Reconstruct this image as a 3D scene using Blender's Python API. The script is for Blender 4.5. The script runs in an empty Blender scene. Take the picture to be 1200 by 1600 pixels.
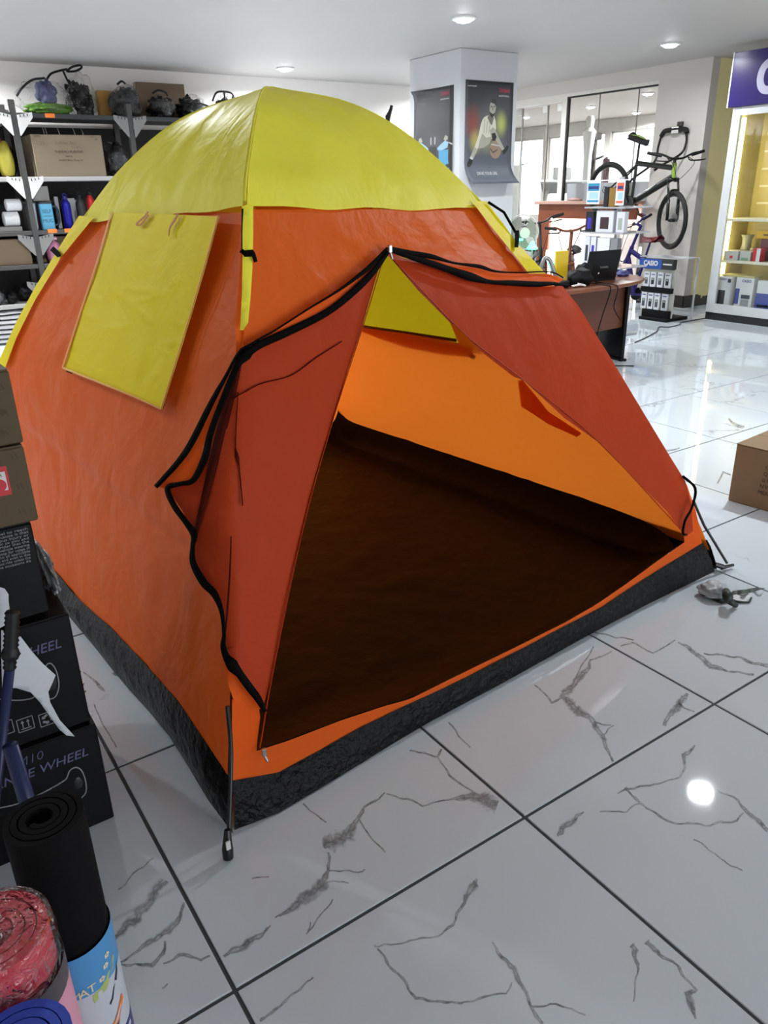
import bpy, bmesh, math, random
from mathutils import Vector as V, Matrix as M, noise
rnd = random.Random(7)
S = bpy.context.scene
COL = S.collection
# ------------------------------------------------------------------ camera
CAM = V((-0.3250, -1.0630, 1.4843)); FPX = 1202.09
FW = V((0.5142, 0.7661, -0.3857)); RT = V((0.8251, -0.5645, -0.0207))
FW.normalize(); RT = (RT - FW * RT.dot(FW)).normalized(); UP = RT.cross(FW)
cd = bpy.data.cameras.new('camera'); cam = bpy.data.objects.new('camera', cd); COL.objects.link(cam)
cam.matrix_world = M(((RT.x, UP.x, -FW.x, CAM.x), (RT.y, UP.y, -FW.y, CAM.y), (RT.z, UP.z, -FW.z, CAM.z), (0, 0, 0, 1)))
cd.sensor_fit = 'VERTICAL'; cd.sensor_height = 32.0; cd.lens = FPX / 1600 * 32.0; cd.clip_start = .02
S.camera = cam
# ------------------------------------------------------------------ world, exposure
w = bpy.data.worlds.new('daylight'); S.world = w; w.use_nodes = True
bg = w.node_tree.nodes['Background']; bg.inputs[0].default_value = (.90, .95, 1.0, 1); bg.inputs[1].default_value = 2.4
S.view_settings.view_transform = 'Standard'; S.view_settings.look = 'None'
S.view_settings.gamma = 1.0; S.view_settings.exposure = 0.68; S.view_settings.use_curve_mapping = False
LAMP_W = 26.0
# ------------------------------------------------------------------ helpers
def ray(x, y): return FW + RT * ((x - 600) / FPX) - UP * ((y - 800) / FPX)
def PX(x, y, **k):
    d = ray(x, y)
    if 'X' in k: t = (k['X'] - CAM.x) / d.x
    elif 'Y' in k: t = (k['Y'] - CAM.y) / d.y
    elif 'T' in k: t = k['T']
    else: t = (k.get('Z', 0) - CAM.z) / d.z
    return CAM + d * t
def lin(h):
    if isinstance(h, str):
        h = h.lstrip('#'); h = [int(h[i:i + 2], 16) / 255 for i in (0, 2, 4)]
    return tuple((c / 12.92 if c <= .04045 else ((c + .055) / 1.055) ** 2.4) for c in h) + (1,)
MATS = {}
def mat(name, col, rough=.5, metal=0, spec=.5, bump=0, bscale=40, stretch=None, var=0, vscale=3, trans=0, emit=None, es=1, alpha=1, transm=0, coat=0, ior=1.45):
    if name in MATS: return MATS[name]
    m = bpy.data.materials.new(name); m.use_nodes = True; nt = m.node_tree; N = nt.nodes; L = nt.links
    b = N['Principled BSDF']; out = N['Material Output']
    c = lin(col); b.inputs['Base Color'].default_value = c; b.inputs['Roughness'].default_value = rough
    b.inputs['Metallic'].default_value = metal; b.inputs['Specular IOR Level'].default_value = spec
    b.inputs['IOR'].default_value = ior; b.inputs['Alpha'].default_value = alpha
    b.inputs['Transmission Weight'].default_value = transm; b.inputs['Coat Weight'].default_value = coat
    if emit:
        b.inputs['Emission Color'].default_value = lin(emit); b.inputs['Emission Strength'].default_value = es
    tc = N.new('ShaderNodeTexCoord')
    src = None
    if var:
        n = N.new('ShaderNodeTexNoise'); n.inputs['Scale'].default_value = vscale; n.inputs['Detail'].default_value = 4
        L.new(tc.outputs['Object'], n.inputs['Vector'])
        h = N.new('ShaderNodeHueSaturation'); h.inputs['Color'].default_value = c
        mr = N.new('ShaderNodeMapRange'); mr.inputs[3].default_value = 1 - var; mr.inputs[4].default_value = 1 + var
        L.new(n.outputs['Fac'], mr.inputs[0]); L.new(mr.outputs[0], h.inputs['Value']); L.new(h.outputs[0], b.inputs['Base Color']); src = h.outputs[0]
    if bump:
        n = N.new('ShaderNodeTexNoise'); n.inputs['Scale'].default_value = bscale; n.inputs['Detail'].default_value = 5
        if stretch:
            mp = N.new('ShaderNodeMapping'); mp.inputs['Scale'].default_value = stretch
            L.new(tc.outputs['Object'], mp.inputs[0]); L.new(mp.outputs[0], n.inputs['Vector'])
        else: L.new(tc.outputs['Object'], n.inputs['Vector'])
        bp = N.new('ShaderNodeBump'); bp.inputs['Strength'].default_value = bump; bp.inputs['Distance'].default_value = .02
        L.new(n.outputs['Fac'], bp.inputs['Height']); L.new(bp.outputs[0], b.inputs['Normal'])
    if trans:
        t = N.new('ShaderNodeBsdfTranslucent'); t.inputs[0].default_value = c
        if src: L.new(src, t.inputs[0])
        mx = N.new('ShaderNodeMixShader'); mx.inputs[0].default_value = trans
        L.new(b.outputs[0], mx.inputs[1]); L.new(t.outputs[0], mx.inputs[2]); L.new(mx.outputs[0], out.inputs[0])
    MATS[name] = m
    return m
def film(name, col='#ffffff', amount=.25, rough=.08, bump=1.0, bscale=18):
    """thin clear plastic: see-through with crinkled glossy highlights"""
    if name in MATS: return MATS[name]
    m = bpy.data.materials.new(name); m.use_nodes = True; N = m.node_tree.nodes; L = m.node_tree.links
    for n in list(N):
        if n.type == 'BSDF_PRINCIPLED': N.remove(n)
    out = N['Material Output']; tr = N.new('ShaderNodeBsdfTransparent'); tr.inputs[0].default_value = lin(col)
    gl = N.new('ShaderNodeBsdfGlossy'); gl.inputs['Roughness'].default_value = rough
    tc = N.new('ShaderNodeTexCoord'); n = N.new('ShaderNodeTexNoise'); n.inputs['Scale'].default_value = bscale; n.inputs['Detail'].default_value = 3; n.inputs['Distortion'].default_value = 1.2
    bp = N.new('ShaderNodeBump'); bp.inputs['Strength'].default_value = bump; bp.inputs['Distance'].default_value = .03
    L.new(tc.outputs['Object'], n.inputs['Vector']); L.new(n.outputs['Fac'], bp.inputs['Height'])
    L.new(bp.outputs[0], gl.inputs['Normal'])
    lw = N.new('ShaderNodeLayerWeight'); lw.inputs[0].default_value = .5; L.new(bp.outputs[0], lw.inputs['Normal']); fr = N.new('ShaderNodeMath'); fr.operation = 'POWER'; fr.inputs[1].default_value = 4; L.new(lw.outputs['Facing'], fr.inputs[0])
    ma = N.new('ShaderNodeMath'); ma.operation = 'ADD'; ma.use_clamp = True; ma.inputs[1].default_value = amount; L.new(fr.outputs[0], ma.inputs[0])
    mx = N.new('ShaderNodeMixShader'); L.new(ma.outputs[0], mx.inputs[0]); L.new(tr.outputs[0], mx.inputs[1]); L.new(gl.outputs[0], mx.inputs[2]); L.new(mx.outputs[0], out.inputs[0])
    MATS[name] = m
    return m
def glass(name, tint='#fbfcfb', rough=.0):
    if name in MATS: return MATS[name]
    m = bpy.data.materials.new(name); m.use_nodes = True; N = m.node_tree.nodes; L = m.node_tree.links
    for n in list(N):
        if n.type == 'BSDF_PRINCIPLED': N.remove(n)
    tr = N.new('ShaderNodeBsdfTransparent'); tr.inputs[0].default_value = lin(tint)
    gl = N.new('ShaderNodeBsdfGlossy'); gl.inputs['Roughness'].default_value = rough
    lw = N.new('ShaderNodeLayerWeight'); lw.inputs[0].default_value = .5; pw = N.new('ShaderNodeMath'); pw.operation = 'POWER'; pw.inputs[1].default_value = 4.5; L.new(lw.outputs['Facing'], pw.inputs[0]); fr = N.new('ShaderNodeMath'); fr.operation = 'MULTIPLY_ADD'; fr.inputs[1].default_value = .9; fr.inputs[2].default_value = .03; L.new(pw.outputs[0], fr.inputs[0])
    mx = N.new('ShaderNodeMixShader'); L.new(fr.outputs[0], mx.inputs[0]); L.new(tr.outputs[0], mx.inputs[1]); L.new(gl.outputs[0], mx.inputs[2]); L.new(mx.outputs[0], N['Material Output'].inputs[0])
    MATS[name] = m
    return m
MW = {}
def link(o, parent=None, mw=None):
    COL.objects.link(o)
    if parent is not None:
        o.parent = parent
        MW[o.name] = MW[parent.name] @ (mw if mw is not None else M.Identity(4)); 
        if mw is not None: o.matrix_basis = mw
    else:
        MW[o.name] = mw if mw is not None else M.Identity(4)
        if mw is not None: o.matrix_basis = mw
    return o
def tag(o, label=None, cat=None, group=None, kind=None):
    if label: o['label'] = label
    if cat: o['category'] = cat
    if group: o['group'] = group
    if kind: o['kind'] = kind
    return o
def thing(name, label, cat, loc=(0, 0, 0), rz=0, group=None, mw=None):
    o = bpy.data.objects.new(name, None); o.empty_display_size = .05
    return tag(link(o, None, mw if mw is not None else M.Translation(V(loc)) @ M.Rotation(rz, 4, 'Z')), label, cat, group)
class MB:
    def __init__(s): s.v = []; s.f = []; s.uv = None
    def add(s, vs, fs, mw=None):
        k = len(s.v); s.v += [(mw @ V(p)) if mw is not None else V(p) for p in vs]; s.f += [tuple(k + i for i in f) for f in fs]; return s
    def box(s, c, d, mw=None, rz=0):
        x, y, z = d[0] / 2, d[1] / 2, d[2] / 2
        vs = [(-x, -y, -z), (x, -y, -z), (x, y, -z), (-x, y, -z), (-x, -y, z), (x, -y, z), (x, y, z), (-x, y, z)]
        t = M.Translation(V(c)) @ M.Rotation(rz, 4, 'Z'); t = (mw @ t) if mw is not None else t
        return s.add(vs, [(0, 3, 2, 1), (4, 5, 6, 7), (0, 1, 5, 4), (1, 2, 6, 5), (2, 3, 7, 6), (3, 0, 4, 7)], t)
    def b2(s, p, q, mw=None):
        p, q = V(p), V(q); return s.box((p + q) / 2, [abs(a) for a in (q - p)], mw)
    def tube(s, pts, r, n=8, closed=False, cap=True):
        pts = [V(p) for p in pts]; m = len(pts); rs = r if isinstance(r, (list, tuple)) else [r] * m
        k = len(s.v); up = None
        for i, p in enumerate(pts):
            a = pts[i - 1] if (i or closed) else p; b = pts[(i + 1) % m] if (i < m - 1 or closed) else p
            t = (b - a).normalized() if (b - a).length > 1e-9 else V((0, 0, 1))
            if up is None: up = V((0, 0, 1)) if abs(t.z) < .9 else V((1, 0, 0))
            x = t.cross(up); x = x.normalized() if x.length > 1e-6 else t.orthogonal().normalized(); up = x.cross(t)
            for j in range(n):
                an = 2 * math.pi * j / n; s.v.append(p + (x * math.cos(an) + up * math.sin(an)) * rs[i])
        for i in range(m - (0 if closed else 1)):
            i2 = (i + 1) % m
            for j in range(n): s.f.append((k + i * n + j, k + i * n + (j + 1) % n, k + i2 * n + (j + 1) % n, k + i2 * n + j))
        if cap and not closed:
            s.f.append(tuple(k + j for j in range(n))[::-1]); s.f.append(tuple(k + (m - 1) * n + j for j in range(n)))
        return s
    def cyl(s, p, q, r, r2=None, n=16): return s.tube([p, q], [r, r if r2 is None else r2], n)
    def lathe(s, prof, n=20, mw=None, cap=True):
        k = len(prof); vs = [(r * math.cos(2 * math.pi * j / n), r * math.sin(2 * math.pi * j / n), z) for r, z in prof for j in range(n)]
        fs = [(i * n + j, i * n + (j + 1) % n, (i + 1) * n + (j + 1) % n, (i + 1) * n + j) for i in range(k - 1) for j in range(n)]
        if cap: fs += [tuple(range(n))[::-1], tuple((k - 1) * n + j for j in range(n))]
        return s.add(vs, fs, mw)
    def grid(s, fn, nu, nv, closed=False):
        k = len(s.v)
        for j in range(nv + 1):
            for i in range(nu + 1): s.v.append(V(fn(i / nu, j / nv)))
        for j in range(nv):
            for i in range(nu):
                a = k + j * (nu + 1) + i; s.f.append((a, a + 1, a + nu + 2, a + nu + 1))
        return s
    def prism(s, poly, h, mw=None):
        n = len(poly); vs = [(x, y, 0) for x, y in poly] + [(x, y, h) for x, y in poly]
        fs = [tuple(range(n))[::-1], tuple(range(n, 2 * n))] + [(i, (i + 1) % n, n + (i + 1) % n, n + i) for i in range(n)]
        return s.add(vs, fs, mw)
    def lump(s, c, d, sub=3, amp=.25, fr=2.0, seed=0, mw=None):
        b = bmesh.new(); bmesh.ops.create_icosphere(b, subdivisions=sub, radius=1)
        vs = []
        for v in b.verts:
            q = v.co; k = 1 + amp * noise.noise(q * fr + V((seed * 7.3, seed * 1.7, seed))) * 1.6
            vs.append(V((q.x * d[0] * k, q.y * d[1] * k, max(q.z * k, -.8) * d[2])) + V(c))
        fs = [tuple(v.index for v in f.verts) for f in b.faces]; b.free()
        return s.add(vs, fs, mw)
    def build(s, name, m, parent=None, local=False, smooth=False, bevel=0, seg=1, loc=None, kind=None, label=None, weld=False):
        me = bpy.data.meshes.new(name); vs = s.v; mw = None
        if parent is not None and not local:
            iv = MW[parent.name].inverted(); vs = [iv @ p for p in vs]
        elif parent is None:
            if loc is None and vs:
                xs = [p.x for p in vs]; ys = [p.y for p in vs]; loc = ((min(xs) + max(xs)) / 2, (min(ys) + max(ys)) / 2, min(p.z for p in vs))
            mw = M.Translation(V(loc)); vs = [p - V(loc) for p in vs]
        me.from_pydata([tuple(p) for p in vs], [], s.f)
        bm = bmesh.new(); bm.from_mesh(me)
        if weld: bmesh.ops.remove_doubles(bm, verts=bm.verts, dist=1e-5)
        if bevel: 
            es = [e for e in bm.edges if len(e.link_faces) == 2 and e.calc_face_angle(0) > .6]
            bmesh.ops.bevel(bm, geom=es, offset=bevel, segments=seg, affect='EDGES', profile=.5)
        if not weld or True: bmesh.ops.recalc_face_normals(bm, faces=bm.faces)
        bm.to_mesh(me); bm.free()
        if smooth:
            for p in me.polygons: p.use_smooth = True
            if smooth != 'all':
                try: me.set_sharp_from_angle(angle=math.radians(42))
                except Exception: pass
        me.materials.append(m)
        o = bpy.data.objects.new(name, me); link(o, parent, mw)
        if kind: o['kind'] = kind
        if label: o['label'] = label
        return o
def copy_tree(o, parent=None, mw=None):
    c = o.copy(); COL.objects.link(c)
    if parent is not None: c.parent = parent
    if mw is not None: c.matrix_basis = mw
    MW[c.name] = (MW[parent.name] if parent is not None else M.Identity(4)) @ c.matrix_basis
    for ch in list(o.children): copy_tree(ch, c)
    return c
def frame(o, x, y):
    """matrix with origin o, local x along x, local y along y (z = x cross y)"""
    x = V(x).normalized(); z = x.cross(V(y)).normalized(); y = z.cross(x); o = V(o)
    return M(((x.x, y.x, z.x, o.x), (x.y, y.y, z.y, o.y), (x.z, y.z, z.z, o.z), (0, 0, 0, 1)))
def text(body, size, mw, m, parent=None, name='lettering', align='CENTER', width=None, bold=0, spacing=1.0, shear=0, extrude=.0004):
    cu = bpy.data.curves.new(name, 'FONT'); cu.body = body; cu.size = size; cu.align_x = align; cu.align_y = 'CENTER'
    cu.extrude = extrude; cu.offset = bold; cu.space_character = spacing; cu.shear = shear; cu.resolution_u = 2
    o = bpy.data.objects.new(name, cu); COL.objects.link(o)
    dg = bpy.context.evaluated_depsgraph_get(); me = bpy.data.meshes.new_from_object(o.evaluated_get(dg)); me.name = name
    bpy.data.objects.remove(o); bpy.data.curves.remove(cu)
    if width and me.vertices:
        xs = [v.co.x for v in me.vertices]; k = width / (max(xs) - min(xs)); me.transform(M.Diagonal((k, 1, 1, 1)))
    me.transform(mw if parent is None else MW[parent.name].inverted() @ mw)
    me.materials.clear(); me.materials.append(m)
    return link(bpy.data.objects.new(name, me), parent)
def rrect(w, h, r, n=4):
    o = []
    for cx, cy, a in ((w / 2 - r, h / 2 - r, 0), (-w / 2 + r, h / 2 - r, 90), (-w / 2 + r, -h / 2 + r, 180), (w / 2 - r, -h / 2 + r, 270)):
        for i in range(n + 1):
            t = math.radians(a + 90 * i / n); o.append((cx + r * math.cos(t), cy + r * math.sin(t)))
    return o
def spline(pts, n=8):
    pts = [V(p) for p in pts]; q = [pts[0] * 2 - pts[1]] + pts + [pts[-1] * 2 - pts[-2]]; o = []
    for i in range(1, len(q) - 2):
        for k in range(n):
            t = k / n; a, b, c, d = q[i - 1:i + 3]
            o.append(.5 * ((2 * b) + (c - a) * t + (2 * a - 5 * b + 4 * c - d) * t * t + (3 * b - a - 3 * c + d) * t ** 3))
    return o + [pts[-1]]
# ------------------------------------------------------------------ ceiling lamps
m_white = mat('white_paint', '#dcd9d4', .55); m_trim = mat('lamp_trim', '#e8e8e6', .4)
def lamp(x, y, z=2.83, label=None, power=None):
    t = thing('downlight', label, 'lamp', (x, y, z), 0, 'ceiling downlights')
    MB().lathe([(.075, -.001), (.105, -.001), (.105, -.012), (.095, -.018), (.075, -.016)], 28).build('trim_ring', m_trim, t, local=True, smooth=True)
    MB().lathe([(.001, -.004), (.074, -.004), (.072, -.018), (.058, -.032), (.03, -.038), (.001, -.04)], 28).build('lens', mat('lamp_glow', '#ffffff', .5, emit='#f4f7ff', es=40), t, local=True, smooth=True)
    ld = bpy.data.lights.new('lamp_light', 'AREA'); ld.shape = 'DISK'; ld.size = .15; ld.energy = power or LAMP_W; ld.color = (.93, .97, 1.0); ld.spread = math.radians(165)
    lo = bpy.data.objects.new('lamp_light', ld); link(lo, t, M.Translation((0, 0, -.045)))
    return t
# ================================================================== SETTING
H = 2.83; T = .8
def struct(mb, name, m, **k): return tag(mb.build(name, m, **k), kind='structure')
m_ceil = mat('ceiling_paint', '#b4b1ae', .6, var=.03, vscale=1.2, bump=.05, bscale=3)
m_wall = mat('wall_paint', '#e9e5e0', .6, bump=.04, bscale=8)
m_grout = mat('grout', '#45494c', .8, var=.15, vscale=20)
floor = struct(MB().b2((-3.4, -5.4, -.1), (15.4, 20, -.004)), 'floor', m_grout)
# glazed white tiles with grey marble veins
def tile_mat(name, dens):
    m = bpy.data.materials.new(name); m.use_nodes = True; N = m.node_tree.nodes; L = m.node_tree.links; b = N['Principled BSDF']
    tc = N.new('ShaderNodeTexCoord'); oi = N.new('ShaderNodeObjectInfo')
    off = N.new('ShaderNodeVectorMath'); off.operation = 'ADD'
    mul = N.new('ShaderNodeVectorMath'); mul.operation = 'SCALE'; mul.inputs['Scale'].default_value = 3.1
    L.new(oi.outputs['Location'], mul.inputs[0]); L.new(tc.outputs['Object'], off.inputs[0]); L.new(mul.outputs[0], off.inputs[1])
    nz = N.new('ShaderNodeTexNoise'); nz.inputs['Scale'].default_value = 3.2; nz.inputs['Detail'].default_value = 7; nz.inputs['Roughness'].default_value = .62
    L.new(off.outputs[0], nz.inputs['Vector'])
    ws = N.new('ShaderNodeVectorMath'); ws.operation = 'MULTIPLY_ADD'; ws.inputs[1].default_value = (.55, .55, .55); L.new(nz.outputs['Color'], ws.inputs[0]); L.new(off.outputs[0], ws.inputs[2])
    vo = N.new('ShaderNodeTexVoronoi'); vo.feature = 'DISTANCE_TO_EDGE'; vo.inputs['Scale'].default_value = 1.75; L.new(ws.outputs[0], vo.inputs['Vector'])
    n2 = N.new('ShaderNodeTexNoise'); n2.inputs['Scale'].default_value = 2.3; n2.inputs['Detail'].default_value = 2; L.new(off.outputs[0], n2.inputs['Vector'])
    mk = N.new('ShaderNodeMapRange'); mk.inputs[1].default_value = .62 - dens * .14; mk.inputs[2].default_value = .74 - dens * .1; L.new(n2.outputs['Fac'], mk.inputs[0])
    ln = N.new('ShaderNodeMapRange'); ln.inputs[1].default_value = .0; ln.inputs[2].default_value = .012; ln.inputs[3].default_value = 1; ln.inputs[4].default_value = 0; L.new(vo.outputs['Distance'], ln.inputs[0])
    wd = N.new('ShaderNodeMapRange'); wd.inputs[1].default_value = .0; wd.inputs[2].default_value = .07; wd.inputs[3].default_value = .45; wd.inputs[4].default_value = 0; L.new(vo.outputs['Distance'], wd.inputs[0])
    m2 = N.new('ShaderNodeMapRange'); m2.inputs[1].default_value = .66 - dens * .06; m2.inputs[2].default_value = .76; L.new(n2.outputs['Fac'], m2.inputs[0])
    a = N.new('ShaderNodeMath'); a.operation = 'MULTIPLY'; L.new(ln.outputs[0], a.inputs[0]); L.new(mk.outputs[0], a.inputs[1])
    c = N.new('ShaderNodeMath'); c.operation = 'MULTIPLY'; L.new(wd.outputs[0], c.inputs[0]); L.new(m2.outputs[0], c.inputs[1])
    d = N.new('ShaderNodeMath'); d.operation = 'MAXIMUM'; L.new(a.outputs[0], d.inputs[0]); L.new(c.outputs[0], d.inputs[1])
    cr = N.new('ShaderNodeMix'); cr.data_type = 'RGBA'; cr.inputs['A'].default_value = lin('#c4ccd2'); cr.inputs['B'].default_value = lin('#66696c'); L.new(d.outputs[0], cr.inputs['Factor'])
    L.new(cr.outputs['Result'], b.inputs['Base Color']); b.inputs['Roughness'].default_value = .032; b.inputs['Specular IOR Level'].default_value = .5
    n3 = N.new('ShaderNodeTexNoise'); n3.inputs['Scale'].default_value = 6; L.new(off.outputs[0], n3.inputs['Vector'])
    bp = N.new('ShaderNodeBump'); bp.inputs['Strength'].default_value = .012; bp.inputs['Distance'].default_value = .02; L.new(n3.outputs['Fac'], bp.inputs['Height']); L.new(bp.outputs[0], b.inputs['Normal'])
    return m
m_tile = tile_mat('marble_tile', .62); m_tile0 = tile_mat('marble_tile_plain', -.6)
def tile_mesh(m):
    g = .0045; b = MB().b2((g, g, -.012), (T - g, T - g, 0)); o = b.build('tile', m, None, loc=(0, 0, 0), bevel=.0012); me = o.data; bpy.data.objects.remove(o); return me
TM = [tile_mesh(m_tile), tile_mesh(m_tile0)]
TRACED = {(-1, 0), (0, 0), (1, 0), (-1, -1), (0, -1), (1, -1), (2, 0), (2, -1), (-1, -2), (0, -2), (1, -2), (2, -2)}
TILES = {}
for i in range(-4, 12):
    for j in range(-4, 11):
        o = bpy.data.objects.new('tile', TM[1] if (i, j) in TRACED else TM[0]); COL.objects.link(o); o.parent = floor
        o.location = V((i * T, j * T, 0)) - floor.location; TILES[i, j] = o; MW[o.name] = M.Translation((i * T, j * T, 0))
# traced marble veins on the nearest tiles (pixel polylines laid on the floor: x, y, width)
m_vein = bpy.data.materials.new('vein_print'); m_vein.use_nodes = True
N = m_vein.node_tree.nodes; L = m_vein.node_tree.links; b = N['Principled BSDF']; b.inputs['Roughness'].default_value = .05
tc = N.new('ShaderNodeTexCoord'); nz = N.new('ShaderNodeTexNoise'); nz.inputs['Scale'].default_value = 38; nz.inputs['Detail'].default_value = 6; nz.inputs['Roughness'].default_value = .7
L.new(tc.outputs['Object'], nz.inputs['Vector']); mr = N.new('ShaderNodeMapRange'); mr.inputs[1].default_value = .36; mr.inputs[2].default_value = .62
L.new(nz.outputs['Fac'], mr.inputs[0]); cr = N.new('ShaderNodeMix'); cr.data_type = 'RGBA'; cr.inputs['A'].default_value = lin('#5b5e61'); cr.inputs['B'].default_value = lin('#b0b5b9')
L.new(mr.outputs[0], cr.inputs['Factor']); L.new(cr.outputs['Result'], b.inputs['Base Color'])
at = N.new('ShaderNodeAttribute'); at.attribute_name = 'core'; n2 = N.new('ShaderNodeTexNoise'); n2.inputs['Scale'].default_value = 60; n2.inputs['Detail'].default_value = 5; L.new(tc.outputs['Object'], n2.inputs['Vector'])
ad = N.new('ShaderNodeMath'); L.new(at.outputs['Fac'], ad.inputs[0]); L.new(n2.outputs['Fac'], ad.inputs[1]); m3 = N.new('ShaderNodeMapRange'); m3.inputs[1].default_value = .52; m3.inputs[2].default_value = 1.25; L.new(ad.outputs[0], m3.inputs[0])
L.new(m3.outputs[0], b.inputs['Alpha'])
VEINS = [
 [(985, 1005, 1), (922, 1032, 3), (920, 1045, 8), (900, 1062, 12), (880, 1088, 10), (905, 1112, 14), (930, 1128, 9), (945, 1160, 6), (958, 1190, 4)],
 [(880, 1090, 3), (862, 1098, 4), (835, 1070, 1)], [(930, 1128, 3), (958, 1135, 2), (940, 1150, 2)],
 [(1075, 1085, 4), (1062, 1100, 14), (1045, 1118, 8), (1035, 1142, 6)], [(1062, 1100, 3), (1085, 1112, 2)],
 [(985, 1003, 1), (1020, 1020, 1.5), (1055, 1000, 1)],
 [(1060, 1002, 2), (1090, 1022, 7), (1110, 1040, 10), (1140, 1048, 3), (1186, 1056, 3)], [(1100, 1022, 2), (1150, 1028, 3), (1200, 1040, 6)],
 [(885, 992, 1.5), (930, 990, 2), (990, 1000, 1)], [(928, 1010, 1), (900, 1060, 2)],
 [(912, 1270, 2), (895, 1282, 12), (875, 1300, 12), (862, 1310, 2)],
 [(1085, 1165, 3), (1072, 1180, 10), (1068, 1200, 3), (1062, 1215, 3), (1030, 1225, 2), (985, 1232, 4), (965, 1240, 2)],
 [(978, 1232, 4), (1010, 1262, 3), (1050, 1285, 3), (1110, 1290, 3), (1150, 1282, 3), (1162, 1270, 3)],
 [(1120, 1232, 2), (1150, 1250, 4), (1172, 1272, 5), (1200, 1298, 6)], [(1085, 1310, 1), (1125, 1340, 2), (1160, 1360, 1)], [(938, 1268, 1.5), (980, 1268, 2), (1002, 1255, 1)],
 [(745, 1370, 3), (740, 1382, 12), (726, 1400, 10), (720, 1420, 4), (708, 1445, 4), (685, 1462, 3), (620, 1474, 2), (585, 1478, 1)],
 [(768, 1472, 2), (785, 1495, 6), (805, 1515, 9), (815, 1540, 6), (830, 1572, 5), (848, 1600, 6)], [(830, 1574, 3), (870, 1568, 3), (915, 1586, 2)],
 [(590, 1480, 3), (612, 1510, 4), (650, 1560, 4), (720, 1568, 4), (790, 1550, 3), (800, 1535, 2)],
 [(985, 1476, 9), (990, 1484, 9), (996, 1515, 3), (990, 1565, 2)], [(1012, 1470, 9), (1020, 1482, 9), (1050, 1502, 4), (1087, 1545, 4), (1075, 1555, 14), (1080, 1570, 10), (1087, 1592, 3)],
 [(602, 1238, 1.5), (570, 1262, 5), (555, 1290, 8), (545, 1305, 22), (512, 1318, 26), (508, 1326, 4)], [(560, 1282, 2), (590, 1320, 2), (602, 1332, 1)],
 [(605, 1240, 2), (640, 1250, 3), (660, 1258, 3), (700, 1250, 2), (740, 1245, 14), (770, 1255, 24), (800, 1270, 9), (815, 1275, 3)],
 [(640, 1174, 2), (685, 1182, 4), (690, 1170, 3)], [(686, 1184, 2), (705, 1212, 3), (742, 1240, 3)],
 [(512, 1330, 4), (515, 1360, 4), (500, 1385, 22), (470, 1410, 20), (440, 1428, 5), (430, 1434, 2)], [(515, 1360, 2), (560, 1362, 2), (570, 1358, 1)], [(512, 1378, 2), (545, 1380, 2)],
 [(425, 1447, 2), (395, 1468, 10), (370, 1482, 10), (345, 1500, 3)],
 [(485, 1440, 2), (478, 1460, 2), (520, 1405, 1)], [(475, 1255, 2), (485, 1268, 1.5), (510, 1285, 1)],
 [(258, 1345, 5), (256, 1375, 13), (232, 1410, 16), (205, 1440, 16), (185, 1460, 9), (175, 1476, 3)],
 [(288, 1410, 3), (280, 1432, 9), (262, 1455, 12), (230, 1475, 8), (205, 1495, 3), (182, 1508, 4), (210, 1506, 3), (240, 1508, 8), (255, 1490, 6), (258, 1470, 4)],
 [(335, 1492, 3), (315, 1500, 4), (290, 1490, 6), (255, 1506, 2)], [(240, 1340, 2), (205, 1370, 2), (185, 1390, 1)], [(252, 1545, 3), (262, 1537, 2)],
 [(195, 1060, 1.5), (180, 1052, 7), (200, 1040, 3)], [(165, 1080, 1), (160, 1076, 5), (130, 1050, 2)], [(148, 1100, 2), (155, 1118, 2), (165, 1140, 1), (182, 1168, 2)],
 [(395, 1372, 1.5), (420, 1370, 1)], [(490, 1525, 2), (440, 1570, 4), (400, 1600, 5)], [(700, 1128, 1), (716, 1150, 2), (735, 1168, 1)],
 [(1018, 706, 1), (1045, 705, 3), (1062, 700, 1)], [(1138, 654, 4), (1155, 665, 4), (1168, 670, 2)], [(1120, 755, 2), (1128, 740, 3), (1142, 742, 2)],
]
def vein_bands(pl):
    pts = []
    for a, b in zip(pl, pl[1:]):
        n = max(2, int(math.hypot(a[0] - b[0], a[1] - b[1]) / 7))
        for k in range(n):
            t = k / n; x = a[0] + (b[0] - a[0]) * t; y = a[1] + (b[1] - a[1]) * t; wd = a[2] + (b[2] - a[2]) * t
            pts.append((x + 5 * noise.noise(V((x * .05, y * .05, 1))), y + 4 * noise.noise(V((x * .06, y * .06, 5))), wd * (.75 + .5 * rnd.random())))
    pts.append(pl[-1]); return pts
VB = {}
for pl in VEINS:
    P2 = vein_bands(pl); row = []
    for k, (x, y, wd) in enumerate(P2):
        a = P2[max(0, k - 1)]; c = P2[min(len(P2) - 1, k + 1)]; dx, dy = c[0] - a[0], c[1] - a[1]; l = math.hypot(dx, dy) or 1; wd = max(wd, 2.2); sd = (k * .37) % 1 - .5
        nx, ny = -dy / l * wd * .62, dx / l * wd * .62; o = .5 * noise.noise(V((x * .03, y * .03, 9)))
        row.append((PX(x + nx, y + ny, Z=.0004), PX(x + nx * o, y + ny * o, Z=.0004), PX(x - nx, y - ny, Z=.0004), min(1, .55 + 2.2 / wd)))
    for q, s_ in zip(row, row[1:]):
        mid = (q[1] + s_[1]) / 2; key = (math.floor(mid.x / T), math.floor(mid.y / T))
        if any(min(e.x - key[0] * T, e.y - key[1] * T, T - (e.x - key[0] * T), T - (e.y - key[1] * T)) < .0055 for e in q[:3] + s_[:3]): continue
        mb, core = VB.setdefault(key, (MB(), [])); mb.add([q[0], q[1], s_[1], s_[0], q[1], q[2], s_[2], s_[1]], [(0, 1, 2, 3), (4, 5, 6, 7)]); core += [0, q[3], s_[3], 0, q[3], 0, 0, s_[3]]
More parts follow.
